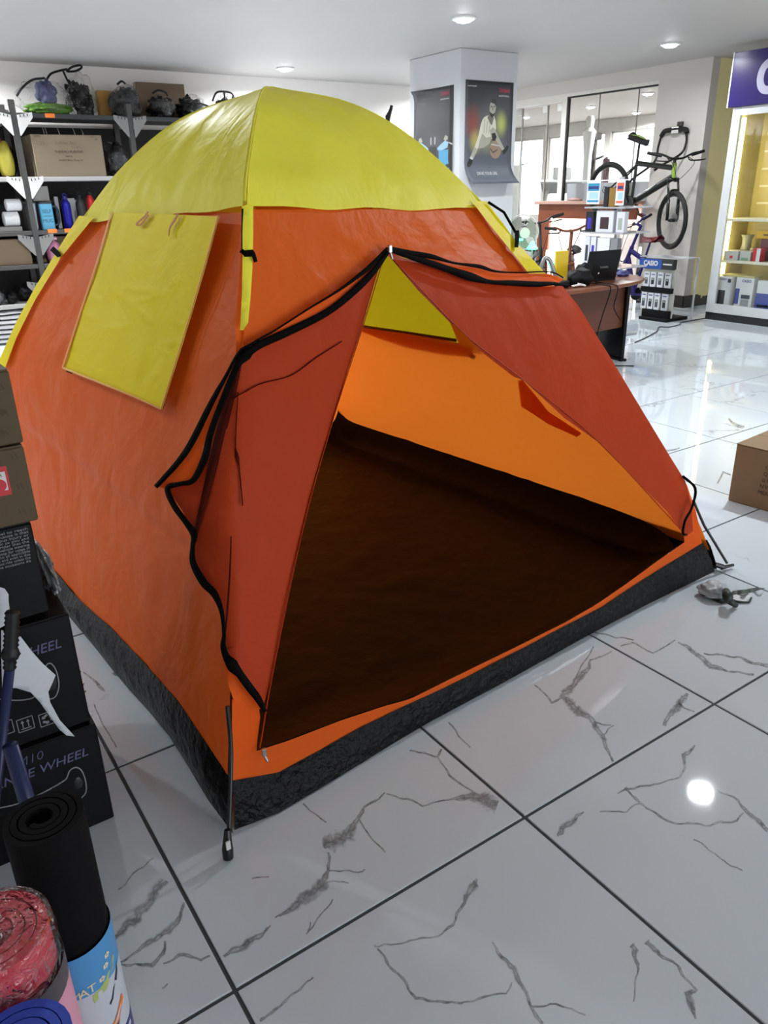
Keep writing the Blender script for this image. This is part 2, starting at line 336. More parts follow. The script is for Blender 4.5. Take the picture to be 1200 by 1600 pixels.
for key, (mb, core) in VB.items():
    if key in TILES:
        o = mb.build('vein', m_vein, TILES[key]); at_ = o.data.attributes.new('core', 'FLOAT', 'POINT'); at_.data.foreach_set('value', core)
# shell
struct(MB().b2((-3.4, -5.4, H), (9.4, 9.1, H + .12)), 'ceiling', m_ceil)
struct(MB().b2((-3.4, 8.9, 0), (8.6, 9.05, H)), 'wall_back', m_wall)
wl = MB().b2((-3.55, -5.4, 0), (-3.4, 9.05, H)); struct(wl, 'wall_left', m_wall)
# right wall: solid pier behind the hanging bicycle, glazing beyond it
WX = 8.6
struct(MB().b2((WX, 5.2, 0), (WX + .14, 5.93, H)), 'wall_right', mat('pier_paint', '#c6c0b9', .6, bump=.03, bscale=9))
struct(MB().b2((WX + .02, 5.93, 2.67), (WX + .14, 8.9, H)), 'trim_1', mat('pier_paint', '#c6c0b9', .6))
m_recess_lit = mat('recess_paint_yellow_lit', '#ece0a4', .6)  # yellow cabinet light on the recess wall is put into its colour
struct(MB().b2((WX + .14, 5.2, 0), (9.4, 5.3, H)), 'wall_recess', m_recess_lit)
struct(MB().b2((9.4, -5.4, 0), (9.5, 5.3, H)), 'wall_side', m_wall)
m_skirt = mat('dark_skirting', '#2b2622', .35, var=.3, vscale=12)
struct(MB().b2((WX - .012, 5.2, 0), (WX, 5.93, .15)), 'baseboard_right', m_skirt)
sk = MB(); 
n = 14
for k in range(n):
    x0 = WX + .14 - .14 + .8 * k / n; hh = .15 - .02 * rnd.random() - (.05 * rnd.random() if k > 4 else 0)
    sk.b2((x0, 5.186, 0), (x0 + .8 / n, 5.2, hh))
struct(sk, 'baseboard_recess', m_skirt)
# shopfront wall behind the camera, with a wide glazed opening
sf = MB(); sf.b2((-3.4, -5.5, 2.5), (9.4, -5.4, H)); sf.b2((-3.4, -5.5, 0), (-1.0, -5.4, 2.5)); sf.b2((8.2, -5.5, 0), (9.4, -5.4, 2.5)); struct(sf, 'wall_front', m_wall)
# column
m_col = mat('column_paint', '#c3c4c7', .5)
cx0, cx1, cy0, cy1 = 5.54, 6.36, 6.06, 6.96
tag(MB().b2((cx0, cy0, 0), (cx1, cy1, H)).build('column', m_col, bevel=.01, seg=2), kind='structure')
# ------------------------------------------------------------------ glazing and gym beyond
m_gframe = mat('alu_frame', '#d8d4cc', .4, spec=.4); m_black = mat('black_seal', '#15120f', .5); m_glass = glass('clear_glass')
win = tag(MB().b2((WX + .03, 7.47, 1.29), (WX + .09, 7.56, 2.67)).b2((WX + .03, 5.93, 2.63), (WX + .09, 7.47, 2.67)).build('window_1', m_gframe), kind='structure')
MB().b2((WX + .04, 7.445, 1.29), (WX + .08, 7.47, 2.63)).b2((WX + .035, 5.93, 2.61), (WX + .08, 7.47, 2.63)).build('seal', m_black, win)
for a, c in ((5.935, 6.26), (6.266, 6.90), (6.906, 7.444)):
    MB().b2((WX + .055, a, 1.29), (WX + .063, c, 2.61)).build('pane', m_glass, win)
MB().b2((WX + .052, 6.258, 1.3), (WX + .066, 6.268, 2.61)).b2((WX + .052, 6.898, 1.3), (WX + .066, 6.908, 2.61)).build('glass_joint', mat('joint_grey', '#8d8880', .5), win)
m_chrome = mat('brushed_steel', '#c8c8c6', .28, metal=1)
door = tag(MB().b2((WX + .03, 7.56, 2.58), (WX + .09, 8.9, 2.67)).build('door_1', m_gframe), kind='structure')
for a, c in ((7.57, 7.84), (7.85, 8.36), (8.37, 8.88)):
    leaf = MB().b2((WX + .05, a, .02), (WX + .062, c, 2.56)).build('door_leaf', m_glass, door)
    MB().b2((WX + .042, a + .005, 2.47), (WX + .07, a + .09, 2.56)).build('patch_fitting', m_chrome, leaf)
MB().b2((WX + .044, 7.838, .02), (WX + .068, 7.852, 2.56)).b2((WX + .044, 8.358, .02), (WX + .068, 8.372, 2.56)).build('glass_edge', mat('joint_grey', '#8d8880', .5), door)
for y0 in (8.30,):
    MB().cyl((WX - .02, y0, .55), (WX - .02, y0, 2.0), .016, n=10).cyl((WX - .02, y0, .8), (WX + .06, y0, .8), .01, n=8).cyl((WX - .02, y0, 1.8), (WX + .06, y0, 1.8), .01, n=8).build('door_handle', m_chrome, door)
m_gceil = mat('gym_ceiling', '#bfb1a6', .6); m_gwall = mat('gym_wall', '#e6e2dc', .6); m_gfloor = mat('gym_floor', '#9a9896', .4)
struct(MB().b2((WX + .14, 5.3, H), (15.4, 20, H + .1)), 'ceiling_gym', m_gceil)
fw = MB().b2((14.5, 5.3, 2.58), (14.65, 20, H)).b2((14.5, 5.3, 0), (14.65, 20, .8))
for k in range(8): fw.b2((14.5, 6.0 + k * 1.9, .8), (14.65, 6.16 + k * 1.9, 2.58))
fwall = struct(fw, 'wall_far', m_gwall)
struct(MB().b2((WX + .14, 20, 0), (15.4, 20.1, H)), 'wall_gym_end', m_gwall)
struct(MB().b2((9.5, 5.2, 0), (15.4, 5.3, H)), 'wall_gym_side', m_gwall)
struct(MB().b2((WX, 9.05, 0), (WX + .14, 20, H)), 'wall_gym_near', m_gwall)
for k in range(7):
    y0 = 6.16 + k * 1.9; wn = MB().b2((14.54, y0, .8), (14.6, y0 + .04, 2.58)).b2((14.54, y0 + 1.70, .8), (14.6, y0 + 1.74, 2.58)).b2((14.54, y0, .8), (14.6, y0 + 1.74, .84)).b2((14.54, y0, 2.54), (14.6, y0 + 1.74, 2.58))
    wo = tag(wn.build('window_%d' % (k + 2), m_gframe), kind='structure')
    MB().b2((14.565, y0 + .04, .84), (14.572, y0 + 1.70, 2.54)).build('pane', m_glass, wo)
# lamps
LAMPS = [(4.6, 4.88, 'ceiling downlight nearest the right corner of the white column front'), (7.38, 4.88, 'ceiling downlight in front of the wall with the hanging bicycle'), (4.56, 8.08, 'ceiling downlight above the tent roof by the back wall'),
         (4.17, 1.4, 'ceiling downlight mirrored in the floor tile'), (1.6, 4.9, None), (7.3, 1.4, None), (-1.6, 4.9, None), (7.33, 8.1, None), (.7, 8.2, None), (-1.6, 1.8, None)]
PW = {(4.56, 8.08): 60, (.7, 8.2): 70, (7.33, 8.1): 42, (4.6, 4.88): 34, (7.38, 4.88): 20, (1.6, 4.9): 80, (-1.6, 4.9): 52, (4.17, 1.4): 42, (7.3, 1.4): 12, (-1.6, 1.8): 5}
for x, y, lb in LAMPS: lamp(x, y, H, lb or 'round recessed ceiling downlight beyond the view of the tent', PW.get((x, y)))
for x, y, lb in ((11.8, 9.9, 'gym ceiling lamp beyond the glass above the maroon chair'), (11.0, 8.0, 'gym ceiling lamp beyond the glass near the wall pier'), (13.7, 10.4, 'small far gym ceiling lamp close to the bright windows'), (12.2, 12.0, 'gym ceiling lamp beyond the glass door')):
    lamp(x, y, H, lb, 90)
# ================================================================== TENT
def fabric(name, col, tr=.35, rough=.5, bump=.35):
    if name in MATS: return MATS[name]
    m = mat(name, col, rough, spec=.14, var=.05, vscale=2.5, trans=tr)
    N = m.node_tree.nodes; L = m.node_tree.links; b = N['Principled BSDF']
    pass
    tc = N.new('ShaderNodeTexCoord'); vo = N.new('ShaderNodeTexVoronoi'); vo.feature = 'F1'; vo.inputs['Scale'].default_value = 5.5
    nz = N.new('ShaderNodeTexNoise'); nz.inputs['Scale'].default_value = 4; nz.inputs['Detail'].default_value = 3
    ad = N.new('ShaderNodeVectorMath'); ad.operation = 'MULTIPLY_ADD'; ad.inputs[1].default_value = (.35, .35, .35); L.new(tc.outputs['Object'], nz.inputs['Vector']); L.new(nz.outputs['Color'], ad.inputs[0]); L.new(tc.outputs['Object'], ad.inputs[2]); L.new(ad.outputs[0], vo.inputs['Vector'])
    n2 = N.new('ShaderNodeTexNoise'); n2.inputs['Scale'].default_value = 3.0; n2.inputs['Detail'].default_value = 4; n2.inputs['Distortion'].default_value = 1.0; L.new(tc.outputs['Object'], n2.inputs['Vector'])
    mu = N.new('ShaderNodeMath'); mu.operation = 'MULTIPLY'; L.new(vo.outputs['Distance'], mu.inputs[0]); mu.inputs[1].default_value = .35
    a2 = N.new('ShaderNodeMath'); L.new(mu.outputs[0], a2.inputs[0]); L.new(n2.outputs['Fac'], a2.inputs[1])
    bp = N.new('ShaderNodeBump'); bp.inputs['Strength'].default_value = bump; bp.inputs['Distance'].default_value = .045; L.new(a2.outputs[0], bp.inputs['Height']); L.new(bp.outputs[0], b.inputs['Normal'])
    return m
m_or = fabric('orange_polyester', '#e2661e', .22, bump=.5)
m_or2 = fabric('bright_orange_polyester', '#f0661e', .3)
m_in = fabric('thin_orange_polyester', '#f2842a', .42, bump=.12)
m_red = fabric('netted_orange_panel', '#b43e1a', .18)
m_yel = fabric('yellow_polyester', '#ece644', .14, bump=.3)
m_ywin = fabric('gold_yellow_polyester', '#efdd00', .14, bump=.3)
m_yin = fabric('olive_yellow_polyester', '#b5a814', .45, bump=.1)
m_zip = mat('black_zip_tape', '#0b0807', .9, spec=.08, bump=.3, bscale=200)
m_pole = mat('black_fibreglass', '#141414', .3)
def tarp(name, col, rough, bump, sc, sp=.4):
    m = mat(name, col, rough, spec=sp, bump=bump, bscale=sc)
    return m
m_tarp = tarp('black_pe_tarp', '#060708', .3, .55, 55, .16); m_ground = tarp('groundsheet', '#120e0e', .45, .4, 9, .12)
RA = [(.155, .400, 0), (.200, .440, .2), (.226, .452, .348), (.335, .578, .78), (.472, .727, 1.174), (.541, .809, 1.461), (.612, .912, 1.572), (.72, 1.07, 1.692), (.84, 1.26, 1.762), (.986, 1.489, 1.795)]
RB = [(2.400, .530, 0), (2.335, .595, .2), (2.270, .655, .339), (2.117, .781, .681), (1.814, 1.035, 1.185), (1.722, 1.113, 1.298), (1.639, 1.182, 1.425), (1.439, 1.330, 1.640), (1.25, 1.43, 1.752), (.986, 1.489, 1.795)]
RD = [(.100, 2.520, 0), (.100, 2.50, .2), (.120, 2.465, .55), (.167, 2.419, .881), (.300, 2.31, 1.12), (.394, 2.228, 1.277), (.49, 2.147, 1.402), (.62, 1.99, 1.575), (.78, 1.76, 1.722), (.986, 1.489, 1.795)]
RC = [(2.14, 3.10, 0), (2.10, 3.05, .2), (2.05, 2.98, .4), (1.90, 2.76, .8), (1.72, 2.5, 1.15), (1.62, 2.36, 1.30), (1.52, 2.2, 1.425), (1.35, 1.98, 1.60), (1.18, 1.75, 1.735), (.986, 1.489, 1.795)]
DENSE = {}
def rz(R, z):
    k = id(R)
    if k not in DENSE: DENSE[k] = spline(R, 10)
    d = DENSE[k]
    if z <= d[0].z: a, b = d[0], d[4]
    else:
        a, b = d[-2], d[-1]
        for i in range(len(d) - 1):
            if d[i].z <= z <= d[i + 1].z: a, b = d[i], d[i + 1]; break
    t = (z - a.z) / max(1e-6, b.z - a.z); return a.lerp(b, t)
def rt(R, t):
    k = id(R)
    if k not in DENSE: DENSE[k] = spline(R, 10)
    d = DENSE[k]; x = t * (len(d) - 1); i = min(int(x), len(d) - 2); return d[i].lerp(d[i + 1], x - i)
def surf(R1, R2, s, z): return rz(R1, z).lerp(rz(R2, z), s)
def nrm(R1, R2, s, z):
    a, b = rz(R1, z), rz(R2, z); p = surf(R1, R2, s, z + .03); q = surf(R1, R2, s, z - .03); return (b - a).cross(p - q).normalized()
def hit(px, py, R1, R2, t0=.9, t1=4.2):
    d = ray(px, py)
    def g(t):
        q = CAM + d * t; a = rz(R1, q.z); b = rz(R2, q.z); e = b - a; f_ = q - a; return e.x * f_.y - e.y * f_.x
    a, b = t0, t1; ga = g(a); 
    for k in range(60):
        m_ = (a + b) / 2; gm = g(m_)
        if (gm > 0) == (ga > 0): a = m_
        else: b = m_
    return (a + b) / 2, d
def on(px, py, R1, R2, off=0, **k):
    t, d = hit(px, py, R1, R2, **k); q = CAM + d * t
    a, b = rz(R1, q.z), rz(R2, q.z); s = (q - a).dot(b - a) / (b - a).length_squared
    n_ = nrm(R1, R2, min(1, max(0, s)), max(.05, min(1.72, q.z)))
    if n_.dot(d) > 0: n_ = -n_
    return q + n_ * off
def F(off=0): return lambda x, y: on(x, y, RA, RB, off)
def Lf(off=0): return lambda x, y: on(x, y, RD, RA, off)
def Rin(off=0): return lambda x, y: on(x, y, RB, RC, off, t0=1.5, t1=7)
def wrinkle(p, a=.006):
    q = V((p.x * 5, p.y * 5, p.z * 3)); return a * (noise.noise(q) + .5 * noise.noise(q * 2.3 + V((3, 1, 2))) + .25 * noise.noise(q * 5))
def panel(poly, fn, step=16):
    """cut a flat outline into small cells and lay every corner on the tent surface"""
    bm = bmesh.new(); bm.faces.new([bm.verts.new((x, y, 0)) for x, y in poly]); bmesh.ops.triangulate(bm, faces=bm.faces)
    xs = [p[0] for p in poly]; ys = [p[1] for p in poly]
    for ax, lo, hi in ((0, min(xs), max(xs)), (1, min(ys), max(ys))):
        k = lo + step
        while k < hi:
            co = V((0, 0, 0)); co[ax] = k; no = V((0, 0, 0)); no[ax] = 1
            bmesh.ops.bisect_plane(bm, geom=bm.verts[:] + bm.edges[:] + bm.faces[:], dist=1e-4, plane_co=co, plane_no=no); k += step
    bm.verts.index_update(); mb = MB(); mb.add([fn(v.co.x, v.co.y) for v in bm.verts], [tuple(v.index for v in f.verts) for f in bm.faces]); bm.free(); return mb
def ribbon(pl, fn, n=6):
    """tape along a line of (x, y, width)"""
    sp = spline([V((x, y, wd)) for x, y, wd in pl], n); mb = MB(); rows = []
    for i, p in enumerate(sp):
        a, c = sp[max(0, i - 1)], sp[min(len(sp) - 1, i + 1)]; dx, dy = c.x - a.x, c.y - a.y; l = math.hypot(dx, dy) or 1
        nx, ny = -dy / l * p.z / 2, dx / l * p.z / 2; rows.append((fn(p.x + nx, p.y + ny), fn(p.x, p.y), fn(p.x - nx, p.y - ny)))
    # rounded tape: raise the middle, close the back
    for (a, m_, b_) in rows:
        out = (CAM - m_).normalized(); mb.v += [a, m_ + out * .004, b_, m_ - out * .003]
    for i in range(len(rows) - 1):
        k = i * 4
        for j in range(4): mb.f.append((k + j, k + (j + 1) % 4, k + 4 + (j + 1) % 4, k + 4 + j))
    return mb
tent = thing('dome_tent', 'orange dome tent with yellow roof and open front door pitched on the tile floor', 'tent', (1.1, 1.5, 0))
# roof panels
EAVE = {id(RA): 5 / 9, id(RB): 6 / 9, id(RC): 6 / 9, id(RD): 6 / 9}
def rv(R, v): return 1 - (1 - EAVE[id(R)]) * v
def roof(R1, R2, name, off, drop=.0, wav=0, seed=0):
    NU, NV = 26, 22
    def fn(u, v):
        a = rt(R1, rv(R1, v)); b = rt(R2, rv(R2, v)); p = a.lerp(b, u)
        a2, b2 = rt(R1, rv(R1, v + .03)), rt(R2, rv(R2, v + .03)); n_ = ((b - a) if (b - a).length > .01 else V(R2[0]) - V(R1[0])).cross(p - a2.lerp(b2, u)); n_.normalize()
        if n_.dot(p - V((1.05, 1.5, 1.0))) < 0: n_ = -n_
        k = 4 * u * (1 - u); p = p + n_ * (off + wrinkle(p + V((seed, 0, 0)), .011) * k + .0 * k) - n_ * .018 * k * v
        if v > .93: p = p + V((0, 0, -.007 + wav * math.sin(u * 17 + seed) * k))
        return p
    return MB().grid(fn, NU, NV).build(name, m_yel, tent, smooth='all')
for a, b, sd in ((RA, RB, 0), (RD, RA, 3), (RC, RD, 5), (RB, RC, 8)): roof(a, b, 'roof_panel', .007, wav=.006, seed=sd)
ap = V(RA[-1]); 
for R in (RA, RB, RC, RD):   # taped seam over each pole
    MB().tube([rt(R, rv(R, k / 24)) + V((0, 0, .006)) for k in range(25)], .0035, 6).build('roof_seam', m_yel, tent, smooth='all')
# wall panels
def wall(R1, R2, name, m, z0, z1, s0=0, s1=1, amp=.005, crease=None, hole=None):
    def fn(u, v):
        z = z0(u) + (z1 - z0(u)) * v if callable(z0) else z0 + (z1 - z0) * v; s = s0 + (s1 - s0) * u; p = surf(R1, R2, s, z); n_ = nrm(R1, R2, s, max(.05, z))
        if n_.dot(p - V((1.1, 1.6, .7))) < 0: n_ = -n_
        k = min(1, 6 * min(u, 1 - u)); o = wrinkle(p, amp) * k - .02 * 4 * u * (1 - u) * 4 * v * (1 - v) 
        o -= .016 * min(1, max(0, (z - 1.15) / .2))
        if crease: o += crease(s, z) * k
        return p + n_ * o
    nu, nv = (96, 96) if crease else (48, 40); mb = MB().grid(fn, nu, nv)
    if hole:
        keep = []
        for k, f_ in enumerate(mb.f):
            s = (k % nu + .5) / nu; z = z0 + (z1 - z0) * (k // nu + .5) / nv
            if not (hole[0] < s < hole[1] and hole[2] < z < hole[3]): keep.append(f_)
        mb.f = keep
    return mb.build(name, m, tent, smooth='all')
def lcrease(s, z):
    # long soft fold that runs down across the lower half of the side wall
    d = z - (LC0[1] + (LC1[1] - LC0[1]) * (s - LC0[0]) / (LC1[0] - LC0[0])); return .009 * math.tanh(d / .018) * math.exp(-abs(d) / .12) if s > .02 else 0
# heights where the orange wall meets the black tub on the side, taken along the wall
LB = [(57, 854), (117.6, 931), (175, 982), (229, 1039), (283, 1100), (327, 1167), (358, 1215)]
LBP = [on(x, y, RD, RA) for x, y in LB]
def lb_z(u):
    q = [((p - rz(RD, p.z)).dot(rz(RA, p.z) - rz(RD, p.z)) / (rz(RA, p.z) - rz(RD, p.z)).length_squared, p.z) for p in LBP]
    if u <= q[0][0]: return q[0][1]
    for (a, za), (b, zb) in zip(q, q[1:]):
        if u <= b: return za + (zb - za) * (u - a) / (b - a)
    return q[-1][1]
def lsz(px, py):
    q = on(px, py, RD, RA); a, b = rz(RD, q.z), rz(RA, q.z); return (q - a).dot(b - a) / (b - a).length_squared, q.z
LC0, LC1 = lsz(40, 668), lsz(262, 832)
wall(RD, RA, 'side_panel', m_or, lb_z, 1.445, crease=lcrease)
wall(RC, RD, 'back_panel', m_in, .1, 1.45)
def sz(px, py):
    q = on(px, py, RB, RC, 0, t0=1.5, t1=7); a, b = rz(RB, q.z), rz(RC, q.z); return (q - a).dot(b - a) / (b - a).length_squared, q.z
w1, w2 = sz(563, 503), sz(718, 526)
wall(RB, RC, 'side_panel', m_in, .09, 1.45, amp=.002, hole=(w2[0], w1[0], (w1[1] + w2[1]) / 2, 1.36))
def resample(pl, n_):
    ls = [0]; 
    for a, b in zip(pl, pl[1:]): ls.append(ls[-1] + (b - a).length)
    o = []
    for k in range(n_ + 1):
        d = ls[-1] * k / n_; i = max(j for j in range(len(ls)) if ls[j] <= d + 1e-9); i = min(i, len(pl) - 2); o.append(pl[i].lerp(pl[i + 1], (d - ls[i]) / (ls[i + 1] - ls[i])))
    return o
# front: fixed panel above the zip, lower left corner, sill strip
front = [(383, 325), (470, 325), (570, 324), (660, 324), (757, 324), (800, 380), (850, 430), (874, 440), (852, 441), (800, 428), (740, 424), (700, 415), (640, 400), (606, 398), (590, 402), (566, 436), (516, 472), (455, 512), (402, 538), (373, 553), (372, 500), (380, 420)]
def Fw(off, amp=.004):
    f_ = F(off)
    def g(x, y):
        p = f_(x, y); return p + (CAM - p).normalized() * wrinkle(p, amp)
    return g
def creased(f_, segs, a=.010, w_=3.5):
    def g(x, y):
        p = f_(x, y); h = 0
        for x0, y0, x1, y1 in segs:
            dx, dy = x1 - x0, y1 - y0; l2 = dx * dx + dy * dy; t = max(0, min(1, ((x - x0) * dx + (y - y0) * dy) / l2)); d = math.hypot(x - x0 - t * dx, y - y0 - t * dy)
            h = max(h, math.exp(-d / w_) * (1 - .5 * abs(2 * t - 1)))
        return p + (CAM - p).normalized() * a * h
    return g
creased_front = creased(Fw(-.012), [(416, 352, 424, 412), (432, 372, 428, 425), (420, 352, 470, 372), (470, 450, 560, 412), (520, 412, 585, 396), (490, 470, 500, 430), (700, 350, 760, 372), (680, 372, 740, 392), (640, 378, 700, 384), (760, 392, 820, 412), (450, 410, 448, 450)], .008, 3.5)
panel(front, creased_front, 7).build('front_panel', m_or, tent, smooth='all')
SILL_T = [(400, 1173), (450, 1157), (533, 1125), (600, 1103), (640, 1092), (700, 1062), (805, 1011), (883, 972), (930, 945), (978, 912), (1026, 877), (1069, 847)]
SILL_B = [(362, 1222), (395, 1221), (450, 1204), (533, 1153), (600, 1120), (640, 1101), (700, 1074), (813, 1017), (883, 979), (930, 957), (978, 925), (1021, 897), (1097, 851)]
corner_ = [(362, 1092), (372, 1098), (403, 1104), (406, 1120), (401, 1160)] + SILL_T + [(1069, 838), (1062, 770), (1072, 756), (1086, 800)] + SILL_B[::-1]
# left wing of the opening: dark red netted panel, loose outside the corner pole
def loose(off=.012, k=.35):
    def g(x, y):
        t1, d = hit(x, y, RA, RB); q = CAM + d * t1; a, b = rz(RA, q.z), rz(RB, q.z); s = (q - a).dot(b - a) / (b - a).length_squared
        if s >= 0: return on(x, y, RA, RB, off)
        t2, d = hit(x, y, RD, RA, .9, 3.2); t = t1 + (t2 - t1) * .55 if t2 > t1 else t1
        return CAM + d * (t - off * 1.2)
    return g
def loosew(off, amp):
    f_ = loose(off)
    def g(x, y):
        p = f_(x, y); fold = .006 * math.sin((x - 300) * .11 + y * .012) * max(0, 1 - abs(x - 355) / 70)
        return p + (CAM - p).normalized() * (wrinkle(p, amp) + fold)
    return g
sill = MB()
s1 = resample([V((x, y, 0)) for x, y in SILL_T], 60); s2 = resample([V((x, y, 0)) for x, y in SILL_B], 60); fw_ = Fw(.002)
sill.grid(lambda u, v: fw_(*(s1[round(u * 60)].lerp(s2[round(u * 60)], v)).xy), 60, 2)
for pl in ([(362, 1092), (374, 1098), (404, 1105), (406, 1120), (401, 1160), (400, 1174), (362, 1223)], [(1068, 838), (1060, 800), (1058, 775), (1072, 756), (1087, 800), (1097, 852), (1069, 848)]):
    q = panel(pl, fw_); sill.add(q.v, q.f)
q = panel([(347, 1005), (352, 1018), (364, 1042), (382, 1070), (406, 1107), (376, 1099), (364, 1095), (354, 1060)], loosew(.004, .002), 10); sill.add(q.v, q.f)
sill.build('door_sill', m_or2, tent, smooth='all')
left_door = [(594, 402), (580, 450), (560, 520), (540, 580), (515, 660), (490, 740), (468, 830), (440, 960), (420, 1060), (407, 1106), (390, 1080), (352, 1018), (349, 985), (346, 955), (330, 920), (300, 878), (299, 850), (306, 828), (296, 818), (283, 795), (262, 765), (300, 752), (318, 715), (322, 690), (345, 630), (375, 562), (385, 548), (430, 528), (500, 495), (560, 440)]
panel(left_door, loosew(.010, .006), 13).build('door_wing', m_red, tent, smooth='all')
right_door = [(603, 400), (650, 455), (700, 505), (722, 522), (745, 548), (800, 590), (815, 595), (880, 655), (930, 690), (985, 745), (1040, 800), (1068, 838), (1080, 830), (1078, 790), (1068, 752), (1045, 715), (1000, 641), (950, 558), (900, 478), (876, 448), (850, 450), (790, 448), (745, 438), (700, 425), (640, 408)]
panel(right_door, Fw(.008, .007), 15).build('door_wing', m_red, tent, smooth='all')
# folded bright strip between the two zip tapes
strip_l = [(592, 392), (566, 424), (520, 455), (470, 486), (420, 520), (378, 545), (352, 590), (330, 630), (300, 690), (285, 715), (258, 745), (245, 760), (262, 765), (300, 752), (312, 735), (318, 718), (316, 700), (330, 660), (345, 620), (362, 575), (385, 545), (440, 520), (500, 490), (545, 455), (575, 425), (597, 400)]
panel(strip_l, loosew(.022, .003), 12).build('folded_door_edge', m_or2, tent, smooth='all')
strip_r = [(600, 394), (640, 402), (700, 416), (740, 424), (800, 432), (850, 432), (874, 440), (862, 450), (820, 450), (770, 448), (745, 440), (700, 428), (660, 416), (620, 404)]
panel(strip_r, F(.020), 12).build('folded_door_edge', m_or2, tent, smooth='all')
Z1 = [[(594, 393, 4), (566, 424, 7), (520, 457, 4), (470, 487, 3), (420, 519, 3), (378, 545, 4), (352, 590, 6), (330, 630, 9), (300, 690, 10), (280, 720, 9), (258, 745, 8), (243, 761, 7)],
      [(596, 399, 6), (575, 428, 9), (545, 457, 11), (500, 492, 11), (440, 522, 12), (390, 545, 12), (372, 568, 10), (345, 632, 9), (328, 680, 10), (320, 715, 11), (302, 750, 9), (282, 756, 7), (262, 763, 9), (272, 790, 9), (290, 815, 9), (302, 832, 11), (303, 842, 9), (301, 854, 7), (302, 880, 10), (318, 910, 12), (335, 928, 11), (346, 955, 7), (350, 990, 6), (349, 1012, 9), (360, 1040, 12), (378, 1066, 12), (393, 1085, 11), (405, 1105, 6)]]
for pl in Z1: ribbon([(x, y, w_ * 1.05) for x, y, w_ in pl], loose(.030)).build('zip_tape', m_zip, tent, smooth='all')
Z2 = [[(598, 393, 6), (630, 402, 9), (665, 408, 7), (700, 418, 3), (740, 423, 5), (765, 430, 3), (800, 432, 2), (850, 431, 2), (872, 440, 2)],
      [(602, 397, 7), (650, 414, 9), (690, 427, 9), (725, 438, 12), (755, 446, 6), (790, 448, 8), (830, 450, 8), (855, 449, 5), (878, 452, 3)]]
for pl in Z2: ribbon([(x, y, w_ * 1.1) for x, y, w_ in pl], F(.027)).build('zip_tape', m_zip, tent, smooth='all')
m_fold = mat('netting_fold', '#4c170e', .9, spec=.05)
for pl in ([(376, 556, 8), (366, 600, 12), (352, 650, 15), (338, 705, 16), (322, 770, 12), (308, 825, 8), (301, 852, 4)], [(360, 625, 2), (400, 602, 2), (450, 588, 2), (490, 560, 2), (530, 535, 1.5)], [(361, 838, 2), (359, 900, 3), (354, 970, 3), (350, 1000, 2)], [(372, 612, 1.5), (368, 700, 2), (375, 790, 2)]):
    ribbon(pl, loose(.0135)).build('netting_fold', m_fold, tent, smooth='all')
# bound edges of the opening
ribbon([(596, 402, 1.6), (560, 520, 1.6), (515, 660, 1.8), (468, 830, 2), (420, 1060, 2.2), (402, 1166, 2.5)], F(.013)).build('door_hem', m_red, tent)
ribbon([(604, 402, 1.6), (720, 522, 1.6), (812, 594, 1.6), (930, 690, 1.8), (1069, 838, 2.2)], F(.012)).build('door_hem', m_red, tent)
# zip pullers
for px, py in ((596, 396), (402, 1167)):
    p = on(px, py, RA, RB, .035); k = MB().box(p, (.012, .01, .022)).tube([p + V((0, 0, -.008)), p + V((.006, -.004, -.03))], .004, 6); k.build('zip_puller', m_chrome, tent, bevel=.002)
# side window flap with hems, ties
flap = [(183, 336), (265, 338), (352, 341), (330, 420), (300, 520), (262, 641), (215, 620), (160, 598), (107, 577), (130, 505), (160, 415)]
def Lw(off, amp):
    f_ = Lf(off)
    def g(x, y):
        p = f_(x, y); return p + (CAM - p).normalized() * wrinkle(p * 1.6, amp)
    return g
SEG = [(200, 452, 268, 461), (212, 476, 182, 452), (212, 476, 262, 463), (213, 477, 243, 506), (166, 516, 200, 512), (140, 490, 152, 503), (262, 540, 285, 538), (255, 548, 270, 556), (210, 380, 238, 392), (280, 505, 300, 515), (240, 600, 262, 580), (150, 578, 172, 590), (172, 560, 190, 612)]
panel(flap, creased(Lw(.016, .008), SEG), 5).build('window_flap', m_ywin, tent, smooth='all')
for pl in ([(352, 341, 3), (330, 420, 3), (300, 520, 3), (262, 641, 3)], [(183, 336, 2.5), (160, 415, 2.5), (130, 505, 2.5), (107, 577, 2.5)], [(107, 577, 3), (160, 598, 3), (215, 620, 3), (262, 641, 3)]):
    ribbon(pl, Lf(.021)).build('flap_hem', mat('orange_piping', '#e2a01c', .5), tent)
for pl in ([(110, 580, 4), (120, 584, 4)], [(260, 640, 4), (264, 628, 3)]): ribbon(pl, Lf(.014)).build('toggle', m_zip, tent)
for pl in ([(246, 337, 3), (240, 345, 3), (228, 356, 4), (234, 357, 3), (247, 342, 3)], [(294, 339, 3), (288, 350, 4), (281, 361, 3), (279, 374, 2)]):
    ribbon(pl, Lf(.03)).build('tie_loop', mat('orange_tie', '#b9761a', .6), tent)
# pole sleeves
slA = [(378, 322), (389, 322), (389, 360), (388, 420), (385, 470), (381, 516), (375, 516), (378, 460), (379, 400)]
def mix(x, y): return loose(.016)(x, y)
panel(slA, mix, 8).build('pole_sleeve', m_yel, tent, smooth='all')
panel([(733, 318), (757, 318), (782, 352), (803, 382), (830, 410), (850, 431), (823, 431), (800, 402), (770, 365)], F(.012), 9).build('pole_sleeve', m_ywin, tent, smooth='all')
panel([(128, 340), (152, 342), (100, 405), (60, 470), (30, 530), (13, 575), (-3, 570), (5, 560), (30, 505), (60, 450), (95, 392)], Lf(.012), 9).build('pole_sleeve', m_ywin, tent, smooth='all')
